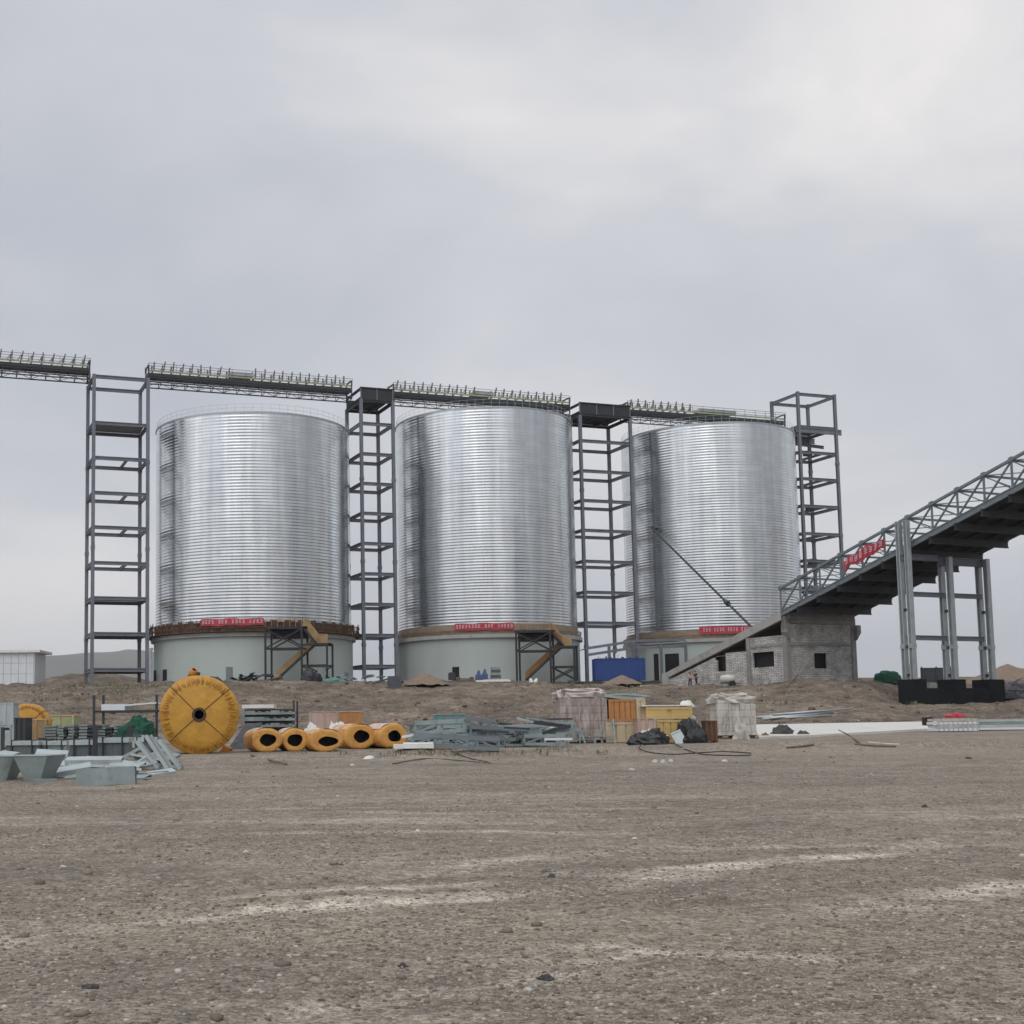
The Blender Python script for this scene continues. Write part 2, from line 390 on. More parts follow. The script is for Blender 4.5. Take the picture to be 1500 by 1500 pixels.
# ------------------------------------------------------------------ sky, sun
SUN_AZ = R(196)      # direction the light comes from, clockwise from +Y (behind the camera, to its left)
SUN_EL = R(52)
W = bpy.data.worlds.new('World'); SC.world = W; W.use_nodes = True
nt = W.node_tree; N = nt.nodes; L = nt.links; bg = N['Background']
sky = N.new('ShaderNodeTexSky'); sky.sky_type = 'NISHITA'; sky.sun_disc = False; sky.sun_elevation = SUN_EL; sky.sun_rotation = SUN_AZ
sky.air_density = 1.0; sky.dust_density = 2.5
tc = N.new('ShaderNodeTexCoord'); mp = N.new('ShaderNodeMapping'); mp.inputs['Scale'].default_value = (1, 1, 2.0); mp.inputs['Location'].default_value = (.31, .17, .4)
L.new(tc.outputs['Generated'], mp.inputs['Vector'])
n1 = N.new('ShaderNodeTexNoise'); n1.inputs['Scale'].default_value = 2.6; n1.inputs['Detail'].default_value = 6; n1.inputs['Roughness'].default_value = .48; n1.inputs['Distortion'].default_value = .3
L.new(mp.outputs[0], n1.inputs['Vector'])
cr = N.new('ShaderNodeValToRGB'); e = cr.color_ramp.elements
e[0].position = .3; e[0].color = (5.45, 5.7, 6.35, 1); e[1].position = .74; e[1].color = (9.3, 9.05, 8.95, 1)
k = e.new(.52); k.color = (6.75, 6.9, 7.35, 1)
L.new(n1.outputs['Fac'], cr.inputs[0])
# brighter veil of cloud towards the hidden sun
sd = Vector((math.sin(SUN_AZ) * math.cos(SUN_EL), math.cos(SUN_AZ) * math.cos(SUN_EL), math.sin(SUN_EL)))
dt = N.new('ShaderNodeVectorMath'); dt.operation = 'DOT_PRODUCT'; dt.inputs[1].default_value = sd; L.new(tc.outputs['Generated'], dt.inputs[0])
gl = N.new('ShaderNodeMapRange'); gl.inputs[1].default_value = -.1; gl.inputs[2].default_value = .85; gl.inputs[3].default_value = 0.96; gl.inputs[4].default_value = 1.5; gl.interpolation_type = 'SMOOTHSTEP'
L.new(dt.outputs['Value'], gl.inputs[0])
# unseen cloud bank low behind the viewer's right, put in to darken silo reflections
dk = N.new('ShaderNodeVectorMath'); dk.operation = 'DOT_PRODUCT'; dv = Vector((math.sin(R(118)), math.cos(R(118)), .30)).normalized(); dk.inputs[1].default_value = dv; L.new(tc.outputs['Generated'], dk.inputs[0])
dm = N.new('ShaderNodeMapRange'); dm.inputs[1].default_value = .70; dm.inputs[2].default_value = .96; dm.inputs[3].default_value = 1.0; dm.inputs[4].default_value = .52; dm.interpolation_type = 'SMOOTHSTEP'
L.new(dk.outputs['Value'], dm.inputs[0])
mm = N.new('ShaderNodeMath'); mm.operation = 'MULTIPLY'; L.new(gl.outputs[0], mm.inputs[0]); L.new(dm.outputs[0], mm.inputs[1])
cs = N.new('ShaderNodeVectorMath'); cs.operation = 'SCALE'; L.new(cr.outputs[0], cs.inputs[0]); L.new(mm.outputs[0], cs.inputs['Scale'])
# the cloud deck thins a little in places
n2 = N.new('ShaderNodeTexNoise'); n2.inputs['Scale'].default_value = 1.3; n2.inputs['Detail'].default_value = 3; L.new(mp.outputs[0], n2.inputs['Vector'])
cov = N.new('ShaderNodeMapRange'); cov.inputs[1].default_value = .3; cov.inputs[2].default_value = .55; cov.inputs[3].default_value = .86; cov.inputs[4].default_value = .97; L.new(n2.outputs['Fac'], cov.inputs[0])
mx = N.new('ShaderNodeMix'); mx.data_type = 'RGBA'; L.new(cov.outputs[0], mx.inputs[0]); L.new(sky.outputs[0], mx.inputs[6]); L.new(cs.outputs[0], mx.inputs[7])
L.new(mx.outputs[2], bg.inputs['Color']); bg.inputs['Strength'].default_value = 0.1

sl = bpy.data.lights.new('sun', 'SUN'); sl.energy = 0.85; sl.angle = R(45); sl.color = (1, .955, .90)
so = bpy.data.objects.new('sun', sl); COL.objects.link(so); so.rotation_euler = (-sd).to_track_quat('-Z', 'Y').to_euler(); so.location = (0, 0, 120)
SC.view_settings.view_transform = 'Standard'; SC.view_settings.look = 'None'; SC.view_settings.exposure = 0; SC.view_settings.gamma = 1
SC.render.engine = 'CYCLES'
SC.cycles.max_bounces = 6; SC.cycles.volume_bounces = 0


# ------------------------------------------------------------------ ground sheet
def ground_mat():
    m = bpy.data.materials.new('gravelly earth'); nt, N, L, P = nodes_of(m)
    g = N.new('ShaderNodeNewGeometry'); pos = g.outputs['Position']

    def tex(scale, detail=5, rough=.6, st=(1, 1, 1), rot=0, dist=0):
        mp = N.new('ShaderNodeMapping'); mp.inputs['Scale'].default_value = st; mp.inputs['Rotation'].default_value = (0, 0, rot); L.new(pos, mp.inputs['Vector'])
        n = N.new('ShaderNodeTexNoise'); n.inputs['Scale'].default_value = scale; n.inputs['Detail'].default_value = detail; n.inputs['Roughness'].default_value = rough; n.inputs['Distortion'].default_value = dist
        L.new(mp.outputs[0], n.inputs['Vector']); return n.outputs['Fac']

    def rng(v, a, b, c=0, d=1):
        r = N.new('ShaderNodeMapRange'); r.inputs[1].default_value = a; r.inputs[2].default_value = b; r.inputs[3].default_value = c; r.inputs[4].default_value = d; L.new(v, r.inputs[0]); return r.outputs[0]

    def mix(f, a, b):
        x = N.new('ShaderNodeMix'); x.data_type = 'RGBA'
        if hasattr(f, 'node'): L.new(f, x.inputs[0])
        else: x.inputs[0].default_value = f
        for i, q in ((6, a), (7, b)):
            if hasattr(q, 'node'): L.new(q, x.inputs[i])
            else: x.inputs[i].default_value = (*q, 1)
        return x.outputs[2]

    def math_(op, a, b):
        x = N.new('ShaderNodeMath'); x.operation = op
        for i, q in ((0, a), (1, b)):
            if hasattr(q, 'node'): L.new(q, x.inputs[i])
            else: x.inputs[i].default_value = q
        return x.outputs[0]
    # yard: gravel with patches of finer earth
    col = mix(rng(tex(.35, 6), .35, .65), (.198, .171, .138), (.262, .228, .186))
    col = mix(rng(tex(1.1, 6, .7), .5, .72, 0, .7), col, (.172, .152, .128))
    # broad worn swathes, finer and browner
    rot = R(-22)
    sep = N.new('ShaderNodeSeparateXYZ'); L.new(pos, sep.inputs[0]); X_, Y_ = sep.outputs[0], sep.outputs[1]
    col = mix(rng(tex(.30, 5, .6, (.30, 1.2, 1), rot, .6), .46, .64, 0, .75), col, (.298, .256, .202))
    # pale dust lying in drifts along the wheel tracks
    streak = rng(tex(.55, 6, .68, (.25, 1.5, 1), rot, .5), .51, .67)
    broad = rng(tex(.12, 3, .5, (.6, 1.5, 1), rot), .42, .6)
    col = mix(math_('MULTIPLY', math_('MULTIPLY', streak, broad), rng(Y_, 15, 40, .8, .3)), col, (.48, .43, .35))
    # worn wheel tracks
    wob = math_('MULTIPLY', math_('SUBTRACT', tex(.38, 6, .62), .5), 1.9)
    rag = rng(tex(1.3, 7, .72, (.30, 1, 1), R(-25), .5), .36, .54)
    for x0, x1, y0, k1, wd in ((-2.2, 1.2, 10.75, .34, .26), (-1.0, .6, 11.5, .30, .22), (2.6, 5.9, 10.35, .69, .36), (2.9, 4.6, 10.9, .60, .16), (.6, 1.9, 12.45, .75, .30), (-.5, 1.5, 7.2, .66, .24), (1.3, 2.5, 8.95, -.2, .26), (4.0, 7.0, 8.85, .43, .45), (-3.4, -2.3, 10.2, .3, .35)):
        dd = math_('ABSOLUTE', math_('ADD', math_('SUBTRACT', Y_, math_('ADD', math_('MULTIPLY', X_, k1), y0)), wob), 0)
        tr = math_('MULTIPLY', rng(dd, wd * .25, wd * 1.25, 1, 0), rag)
        ends = math_('MULTIPLY', rng(X_, x0 - .9, x0 + .5, 0, 1), rng(X_, x1 - .5, x1 + .9, 1, 0))
        col = mix(math_('MULTIPLY', math_('MULTIPLY', tr, ends), .80 if y0 < 15 else .4), col, (.60, .535, .45))
    # embankment: browner soil with weedy tint
    zone = N.new('ShaderNodeAttribute'); zone.attribute_name = 'zone'
    bank = mix(rng(tex(.13, 7, .72), .38, .62), (.118, .092, .072), (.235, .192, .150))
    bank = mix(rng(tex(.35, 6, .78, (1, .6, 2)), .50, .66, 0, .8), bank, (.10, .095, .068))
    bank = mix(rng(tex(1.4, 5, .7), .62, .74, 0, .8), bank, (.33, .285, .23))
    for sc_, lo, hi in ((.5, .84, 1.14), (1.9, .80, 1.22)):
        v = N.new('ShaderNodeTexVoronoi'); v.inputs['Scale'].default_value = sc_; L.new(pos, v.inputs['Vector']); c = N.new('ShaderNodeSeparateColor'); L.new(v.outputs['Color'], c.inputs[0])
        x = N.new('ShaderNodeVectorMath'); x.operation = 'SCALE'; L.new(bank, x.inputs[0]); L.new(rng(math_('ADD', math_('MULTIPLY', c.outputs[0], .5), math_('MULTIPLY', tex(sc_ * 1.7, 4, .7), .5)), .3, .7, lo, hi), x.inputs['Scale']); bank = x.outputs[0]
    col = mix(zone.outputs['Fac'], col, bank)
    # gravel: every pebble its own tone, at three sizes
    def pebbles(sc_):
        v = N.new('ShaderNodeTexVoronoi'); v.inputs['Scale'].default_value = sc_; v.inputs['Randomness'].default_value = 1; L.new(pos, v.inputs['Vector'])
        c = N.new('ShaderNodeSeparateColor'); L.new(v.outputs['Color'], c.inputs[0]); return c.outputs[0], v.outputs['Distance']
    hgt = tex(9, 6, .75)
    for sc_, lo, hi in ((9, .92, 1.09), (24, .76, 1.28), (60, .70, 1.38)):
        t, d = pebbles(sc_); k_ = rng(t, 0, 1, lo, hi); x = N.new('ShaderNodeVectorMath'); x.operation = 'SCALE'; L.new(col, x.inputs[0]); L.new(k_, x.inputs['Scale']); col = x.outputs[0]
        hgt = math_('ADD', hgt, math_('MULTIPLY', d, -8.0 / sc_))
    t, d = pebbles(17); col = mix(math_('MULTIPLY', rng(t, .93, .95), rng(d, .55, .35)), col, (.44, .41, .365))
    t, d = pebbles(15); col = mix(math_('MULTIPLY', rng(t, .955, .97), rng(d, .45, .3)), col, (.095, .083, .073))
    mot = rng(tex(3.2, 6, .75), .35, .65, .80, 1.2); x = N.new('ShaderNodeVectorMath'); x.operation = 'SCALE'; L.new(col, x.inputs[0]); L.new(mot, x.inputs['Scale']); col = x.outputs[0]
    L.new(col, P.inputs['Base Color']); P.inputs['Roughness'].default_value = .95; P.inputs['Specular IOR Level'].default_value = .15
    b = N.new('ShaderNodeBump'); b.inputs['Strength'].default_value = .85; b.inputs['Distance'].default_value = .05
    L.new(hgt, b.inputs['Height']); L.new(b.outputs[0], P.inputs['Normal'])
    return m


earth = ground_mat()


def grid_mesh(name, xs, ys, zs, m, zone=None):
    ny, nx = xs.shape
    me = bpy.data.meshes.new(name)
    co = np.stack([xs, ys, zs], -1).reshape(-1, 3).astype(np.float32)
    i = np.arange((ny - 1) * (nx - 1)); r = i // (nx - 1); c = i % (nx - 1); a = r * nx + c
    q = np.stack([a, a + 1, a + nx + 1, a + nx], -1).astype(np.int32)
    me.vertices.add(len(co)); me.vertices.foreach_set('co', co.ravel())
    me.loops.add(q.size); me.loops.foreach_set('vertex_index', q.ravel())
    me.polygons.add(len(q)); me.polygons.foreach_set('loop_start', np.arange(0, q.size, 4, dtype=np.int32))
    me.polygons.foreach_set('use_smooth', np.ones(len(q), bool))
    me.update(calc_edges=True)
    if zone is not None:
        at_ = me.attributes.new('zone', 'FLOAT', 'POINT'); at_.data.foreach_set('value', zone.reshape(-1).astype(np.float32))
    me.materials.append(m)
    o = bpy.data.objects.new(name, me); COL.objects.link(o); return o


ys_ = np.concatenate([np.array([-6900, -2000, -900, -300, -120, -60, -30, -15, -8, -4, -1, 1]), 2.5 * 1.0115 ** np.arange(0, 403), np.array([270, 300, 350, 420, 600, 1000, 2000, 6900])])
ss_ = np.concatenate([np.array([-80, -20, -8, -4, -2.5, -1.6, -1.1, -.8]), np.arange(-.6, .9, .0042), np.array([1.0, 1.3, 1.8, 2.6, 4, 8, 20, 80])])
gx_ = ss_[None, :] * (4 + .95 * np.maximum(ys_, 0))[:, None]; gy_ = np.repeat(ys_[:, None], len(ss_), 1)
gx_ = np.clip(gx_, -6900, 6900); gzz = ground(gx_, gy_)
zone_ = np.clip((gy_ - 66) / 22 + .5 * vnoise(gx_ / 4, gy_ / 4, 3), 0, 1)
struct(grid_mesh('ground', gx_, gy_, gzz, earth, zone_))

# far hills on the left horizon
hill_m = mat('dry hillside', (.135, .125, .105), .95, var=.25, scale=.002, col2=(.10, .105, .085), amt=.4)
hx = np.linspace(-4830, 1050, 141)[None, :].repeat(24, 0); hv = np.linspace(0, 1, 24)[:, None].repeat(141, 1)
hy = 4300 + 1900 * hv
ridge = 2.1 * np.interp(hx / 2.1, [-2300, -1300, -720, -560, -430, -300, -150, 20, 500], [190, 165, 146, 140, 146, 120, 70, 8, -30])
hz = ridge * np.sin(np.clip(hv, 0, 1) * math.pi) ** .9 * (1 + .10 * fbm(hx / 330, hy / 540, 5, 7)) + 20 * fbm(hx / 120, hy / 220, 4, 9) * np.sin(hv * math.pi) - 2
struct(grid_mesh('hills', hx, hy, hz, hill_m))

# air: one even box of thin haze round camera and scene
hm = bpy.data.materials.new('thin haze'); hm.use_nodes = True; hn = hm.node_tree
for q in list(hn.nodes):
    if q.type == 'BSDF_PRINCIPLED': hn.nodes.remove(q)
pv = hn.nodes.new('ShaderNodeVolumePrincipled'); pv.inputs['Density'].default_value = 0.00010; pv.inputs['Color'].default_value = (.90, .93, .97, 1); pv.inputs['Anisotropy'].default_value = 0.2
hn.links.new(pv.outputs[0], hn.nodes['Material Output'].inputs['Volume'])
hb = MB().box((0, 0, 0), (14000, 14000, 402)).build('haze', hm, loc=(0, 0, 0)); hb.location = (0, 0, 193); hb['kind'] = 'stuff'

# ------------------------------------------------------------------ row frame of towers and silos
PHI = 0.33094
Er = Vector((math.cos(PHI), math.sin(PHI), 0)); Nr = Vector((-math.sin(PHI), math.cos(PHI), 0)); O0 = Vector((-37.40687, 176.45432, 0))


def RW(t, n, z): return O0 + Er * t + Nr * n + Vector((0, 0, z + EYE))


def steel_tower(label, xy, w, dp, lv, top, decks=(), cross=True, m=steel, stub=()):
    base = Vector((xy[0], xy[1], 0)) + Er * (w / 2) + Nr * (dp / 2); base.z = gz(base.x, base.y)
    root = thing('steel_tower', label, 'steel tower', base, 'steel frame towers carrying the conveyor bridge')
    c0 = Vector((xy[0], xy[1], EYE))
    P = lambda a, b, z: c0 + Er * a + Nr * b + Vector((0, 0, z))
    for a in (0, w):
        for b in (0, dp):
            q = P(a, b, 0); mb = MB().ibeam((q.x, q.y, gz(q.x, q.y) - .6), P(a, b, top), .46, .46, Nr, .10)
            z = top - 12
            while z > 8:
                mb.box(P(a, b, z), (.56, .56, .5), (Er, Nr, Vector((0, 0, 1)))); z -= 12.3
            mb.build('column', m, root)
    for i, z in enumerate(lv):
        zc = z - .25; mb = MB()
        mb.ibeam(P(.23, 0, zc), P(w - .23, 0, zc), .3, .5); mb.ibeam(P(.23, dp, zc), P(w - .23, dp, zc), .3, .5)
        mb.ibeam(P(0, .23, zc), P(0, dp - .23, zc), .3, .5); mb.ibeam(P(w, .23, zc), P(w, dp - .23, zc), .3, .5)
        if cross and i not in decks and 0 < i:
            mb.ibeam(P(w * .62, .16, zc), P(w * .62, dp - .16, zc), .25, .4)
        mb.build('floor_frame', m, root)
        if i in decks:
            MB().box(P(w / 2, dp / 2, z + .035), (w - .5, dp - .5, .06), (Er, Nr, Vector((0, 0, 1)))).build('floor_plate', steel_b, root)
    return root, P


A_L = [48.98731, 42.43764, 37.5173, 32.61624, 27.81936, 22.88611, 18.00993, 13.09951, 8.17592]
B_L = [44.86173, 40.28276, 35.82241, 31.3644, 26.87554, 22.38615, 17.90072, 13.33296, 8.8]
C_L = [44.44504, 39.63901, 34.91384, 30.19025, 25.30545, 20.44296, 15.65544]
D_L = [54.92279, 49.35, 44.9935, 40.48015, 35.85535, 31.18632, 26.61974, 22.1, 17.5, 12.9]
tA, PA = steel_tower('leftmost and widest spaced steel tower, open topped, standing left of the first silo', (-37.40687, 176.45432), 7.49853, 6.82911, A_L, 49.05, decks=(1, 6, 7, 8))
tB, PB = steel_tower('narrow steel tower with dark boxed head between the left and middle silos', (-.40811, 189.17058), 5.03817, 6.72323, B_L, 48.3, cross=False)
tC, PC = steel_tower('steel tower with dark boxed head between the middle and right silos', (34.08728, 201.01327), 8.97914, 6.95211, C_L, 48.3, cross=False)
tD, PD = steel_tower('rightmost steel tower beside the right silo, rising behind the sloping gallery', (73.15517, 214.44047), 7.47381, 7.04956, D_L, 55.1, decks=(1,))


def head_box(root, P, w, dp, z0, z1, nposts):
    mb = MB(); Z = Vector((0, 0, 1))
    mb.box(P(w / 2, .02, (z0 + z1) / 2), (w + .1, .08, z1 - z0 - .06), (Er, Nr, Z)); mb.box(P(w / 2, dp, (z0 + z1) / 2 - .1), (w + .1, .08, z1 - z0 - .3), (Er, Nr, Z))
    mb.ibeam(P(-.08, .1, z1 - .2), P(-.08, dp - .1, z1 - .2), .2, .4); mb.ibeam(P(w + .08, .1, z1 - .2), P(w + .08, dp - .1, z1 - .2), .2, .4)
    mb.box(P(w / 2, dp / 2, z0 + .35), (w + .02, dp - .12, .1), (Er, Nr, Z))
    mb.build('head_box', belt, root)
    for i in range(nposts):
        a = w * i / (nposts - 1)
        MB().box(P(a, -.08, (z0 + z1) / 2), (.14, .1, z1 - z0 + .02), (Er, Nr, Z)).build('stiffener_post', steel, root)
    mb = MB(); mb.ibeam(P(-.2, -.05, z0 - .22), P(w + .2, -.05, z0 - .22), .3, .42); mb.ibeam(P(-.2, dp, z0 - .22), P(w + .2, dp, z0 - .22), .3, .42)
    mb.ibeam(P(0, .12, z0 - .26), P(0, dp - .2, z0 - .26), .3, .48); mb.ibeam(P(w, .12, z0 - .26), P(w, dp - .2, z0 - .26), .3, .48)
    for f in (.35, .68): mb.ibeam(P(w * f, .12, z0 - .26), P(w * f, dp - .2, z0 - .26), .22, .4)
    mb.ibeam(P(-.1, -.05, z1 + .06), P(w + .1, -.05, z1 + .06), .26, .16)
    mb.build('head_girder', steel_dk, root)


head_box(tB, PB, 5.03817, 6.72323, 48.3, 50.0, 3)
head_box(tC, PC, 8.97914, 6.95211, 48.6, 50.25, 4)
mb = MB()
for b in (.0, 7.05): mb.ibeam(PD(-.6, b, 48.55), PD(8.6, b, 48.55), .3, .9)
mb.ibeam(PD(.2, 5.2, 47.6), PD(7.4, 3.2, 46.6), .35, .5); mb.build('head_girder', steel, tD)
for z in (45.3, 35.9, 26.8): MB().box(PD(3.2, 2.2, z - .2), (1.1, 1.1, .8), (Er, Nr, Vector((0, 0, 1)))).build('machine_bracket', steel_dk, tD)

# ------------------------------------------------------------------ conveyor bridge spans
NB0, NB1 = 1.9, 4.1
ZG = 48.75


def bridge(label, t0, t1, marks, pitch, rail_only=()):
    base = RW((t0 + t1) / 2, (NB0 + NB1) / 2, ZG)
    root = thing('conveyor_bridge', label, 'conveyor bridge', base, 'spans of the high conveyor bridge')
    mb = MB(); L_ = t1 - t0; n = max(1, round(L_ / 1.95)); st = L_ / n
    for b in (NB0, NB1):
        mb.bar(RW(t0, b, ZG), RW(t1, b, ZG), .13, .16); mb.bar(RW(t0, b, ZG + .95), RW(t1, b, ZG + .95), .13, .14)
        for i in range(n + 1):
            mb.bar(RW(t0 + i * st, b, ZG + .08), RW(t0 + i * st, b, ZG + .9), .09)
            if i < n:
                s = i % 2; mb.bar(RW(t0 + (i + s) * st, b + .005, ZG + .07), RW(t0 + (i + 1 - s) * st, b + .005, ZG + .9), .06)
    for i in range(n + 1): mb.bar(RW(t0 + i * st, NB0, ZG + .02), RW(t0 + i * st, NB1, ZG + .02), .07)
    mb.build('truss', steel_dk, root)
    MB().box(RW((t0 + t1) / 2, (NB0 + NB1) / 2, ZG + 1.36), (L_, NB1 - NB0 + .2, .5), (Er, Nr, Vector((0, 0, 1)))).build('belt_casing', belt, root)
    mb = MB()
    mb.bar(RW(t0, NB0 - .1, ZG + 1.92), RW(t1, NB0 - .1, ZG + 1.92), .14, .22); mb.bar(RW(t0, NB1, ZG + 1.92), RW(t1, NB1, ZG + 1.92), .14, .22)
    mb.build('side_channel', olive, root)
    mb = MB()
    for b in (NB0 - .25, NB1 + .2):
        mb.tube([RW(t0, b, ZG + 2.6), RW(t1, b, ZG + 2.6)], .035, 5); mb.tube([RW(t0, b, ZG + 2.95), RW(t1, b, ZG + 2.95)], .04, 5)
        k = int(L_ / 2)
        for i in range(k + 1): mb.bar(RW(t0 + i * L_ / k, b, ZG + 2.0), RW(t0 + i * L_ / k, b, ZG + 2.97), .05)
    mb.build('handrail', galv, root)
    rnd = random.Random(int(t0 * 7 + 900))
    for t in marks:
        if t0 + .2 < t < t1 - .1:
            ln = rnd.uniform(-.12, .2); h = rnd.uniform(1.25, 1.5); b = NB0 + .25
            mb = MB(); mb.bar(RW(t, b, ZG + 2.0), RW(t + ln + .1, b, ZG + 2.05 + h), .17, .2, Nr); mb.bar(RW(t - .42, b, ZG + 2.15), RW(t + .05, b, ZG + 2.9), .1, .1, Nr)
            mb.bar(RW(t, b, ZG + 2.25), RW(t, NB1 - .25, ZG + 2.2), .14, .14); mb.bar(RW(t, NB1 - .25, ZG + 2.0), RW(t + ln, NB1 - .25, ZG + 1.9 + h), .17, .2, Nr)
            mb.build('idler_bracket', galv, root)
    for a, b_ in rail_only:
        MB().box(RW((a + b_) / 2, (NB0 + NB1) / 2, ZG + 2.45), (b_ - a, 2.2, .5), (Er, Nr, Vector((0, 0, 1)))).build('belt_cover', galv_l, root)
    mb = MB()
    for t in (t0 + .12, t1 - .12):
        for b in (NB0 - .12, NB1 + .1): mb.bar(RW(t, b, ZG - .1), RW(t, b, ZG + 2.75), .2)
        mb.bar(RW(t, NB0, ZG + 2.7), RW(t, NB1, ZG + 2.7), .18)
    mb.build('end_frame', steel_dk, root)
    return root


fr = lambda a, b, s: [a + i * s for i in range(int((b - a) / s) + 1)]
bridge('end span of the high conveyor bridge, cut by the left picture edge', -32, -.3, fr(-31, -.9, 1.42), 1.42)
bridge('span of the high conveyor bridge passing over the left silo', 7.75, 38.4, fr(8.7, 19.6, 1.36) + fr(23.6, 38, 1.36), 1.4, ((19.9, 23.2),))
bridge('span of the high conveyor bridge passing over the middle silo', 44.9, 74.9, fr(45.6, 58.4, 1.42) + fr(62, 74.6, 1.42), 1.4, ((58.6, 61.6),))
bridge('span of the high conveyor bridge passing over the right silo', 85.2, 115.6, fr(86, 98.5, 1.4), 1.4, ((99, 106),))

# ------------------------------------------------------------------ silos
SIL = [((-16.3436, 187.863), 14.083, 42.642, 12.6026), ((18.62435, 199.09351), 13.692, 45.805, 12.773), ((56.89923, 212.14316), 13.965, 46.08, 12.6)]


def cyl_hit(c, rad, px, py):
    d = ray(px, py); dx, dy = d.x, d.y; cx, cy = c
    a = dx * dx + dy * dy; b = -(dx * cx + dy * cy); cc = cx * cx + cy * cy - rad * rad
    D = b * b - a * cc
    t = (-b - math.sqrt(max(D, 0))) / a
    p = d * t; return math.atan2(p.y - cy, p.x - cx), p.z + EYE


def silo(i, label):
    (cx, cy), Rr, zt, zr = SIL[i]; zt += EYE; zr += EYE
    base = Vector((cx, cy, 6.6)); root = thing('silo', label, 'silo', base, 'three corrugated steel silos')
    wall = MB().lathe([(Rr + .25, 5.4), (Rr + .25, zr - .55)], 96, c=(cx, cy, 0)).build('base_wall', paint, root, True)
    MB().lathe([(Rr + .2, zr - .55), (Rr + .68, zr - .55), (Rr + .70, zr - .53), (Rr + .70, zr - .03), (Rr + .67, zr), (Rr - .2, zr)], 96, c=(cx, cy, 0)).build('ring_beam', conc, root)
    z0 = zr + (1.75 if i == 0 else 1.5)
    # corrugated shell: real ribs
    pit = .43; n = int((zt - z0) / pit); prof = []
    for k in range(n * 6 + 1):
        z = z0 + (zt - z0) * k / (n * 6); a = 2 * math.pi * (k % 6) / 6
        prof.append((Rr + .0155 * math.cos(a), z))
    sh = MB().lathe(prof, 150, c=(cx, cy, 0)).build('corrugated_shell', silo_m, root, True)
    MB().lathe([(Rr + .02, zt), (Rr + .12, zt), (Rr + .12, zt + .22), (Rr - .1, zt + .25), (Rr - .5, zt + .3), (1.2, zt + 1.55), (0.01, zt + 1.6)], 96, c=(cx, cy, 0)).build('roof', galv_l, root, False)
    # lower course
    MB().lathe([(Rr + .05, zr + .01), (Rr + .05, z0 - .02)], 96, c=(cx, cy, 0)).build('skirt_sheet', rust if i == 0 else rust_l, root, True)
    mb = MB(); rail = 72
    for k in range(rail):
        a = 2 * math.pi * k / rail; p = Vector((cx + (Rr - .15) * math.cos(a), cy + (Rr - .15) * math.sin(a), zt + .2)); mb.bar(p, p + Vector((0, 0, 1.15)), .035)
    for h in (.75, 1.3): mb.lathe([(Rr - .17, zt + h), (Rr - .14, zt + h), (Rr - .14, zt + h + .022), (Rr - .17, zt + h + .022)], 96, c=(cx, cy, 0), close=True)
    mb.build('roof_railing', galv_l, root)
    return root, wall


s1, w1 = silo(0, 'left silo, lowest of the three, with rusty work platform and small orange mixer in front')
s2, w2 = silo(1, 'middle silo, between the two boxed head towers, with brown stained foot')
s3, w3 = silo(2, 'right silo, partly behind the brick ramp house and crossed by a thin diagonal pipe')


def on_wall(c, rad, a, z): return Vector((c[0] + rad * math.cos(a), c[1] + rad * math.sin(a), z))


def wall_opening(i, wall, px0, px1, py0, py1, m=dark, frame=True, proud=.03):
    c, Rr = SIL[i][0], SIL[i][1] + .25
    a0, z1 = cyl_hit(c, Rr, px0, py0); a1, z0 = cyl_hit(c, Rr, px1, py1); a0, a1 = min(a0, a1), max(a0, a1)
    o = MB().lathe([(Rr + .002, z0), (Rr + proud, z0), (Rr + proud, z1), (Rr + .002, z1)], 6, a0, a1, c=(c[0], c[1], 0), close=True).build('door_opening', m, wall)
    if frame:
        d = .12 / Rr; mb = MB()
        for aa in (a0 - d, a1): mb.lathe([(Rr + .004, z0), (Rr + .14, z0), (Rr + .14, z1), (Rr + .004, z1)], 1, aa, aa + d, c=(c[0], c[1], 0), close=True)
        mb.lathe([(Rr + .004, z1), (Rr + .14, z1), (Rr + .14, z1 + .14), (Rr + .004, z1 + .14)], 6, a0 - d, a1 + d, c=(c[0], c[1], 0), close=True)
        mb.build('door_frame', steel_dk, o)
    return o


wall_opening(0, w1, 224.5, 229, 983, 1001); wall_opening(0, w1, 238.5, 244.5, 981, 1001); wall_opening(0, w1, 331, 341, 977, 1001, steel_b)
wall_opening(1, w2, 662.5, 673, 977, 1001); wall_opening(2, w3, 957.5, 966, 958, 1002); wall_opening(2, w3, 974, 996, 958, 1002)


# rusty work platform with shuttering posts at the foot of the left silo; narrow ones on the others
def platform(i, root, wid, h0, h1, posts, m):
    (cx, cy), Rr, zt, zr = SIL[i]; zr += EYE
    MB().lathe([(Rr + .1, zr + .06), (Rr + wid, zr + .06), (Rr + wid, zr + .14), (Rr + .1, zr + .14)], 96, c=(cx, cy, 0), close=True).build('work_platform', m, root)
    mb = MB(); rnd = random.Random(i + 3)
    for k in range(posts):
        a = 2 * math.pi * (k + rnd.uniform(-.25, .25)) / posts; r_ = Rr + wid - rnd.uniform(.02, .25)
        p = on_wall((cx, cy), r_, a, zr + .14); q = on_wall((cx, cy), r_ + rnd.uniform(-.12, .06), a + rnd.uniform(-.25, .25) / Rr, zr + rnd.uniform(h0, h1)); mb.bar(p, q, rnd.uniform(.07, .2), .08)
    for z in (zr + .6, zr + h0): mb.lathe([(Rr + wid - .05, z), (Rr + wid + .03, z), (Rr + wid + .03, z + .1), (Rr + wid - .05, z + .1)], 96, c=(cx, cy, 0), close=True)
    mb.build('platform_posts', m, root)


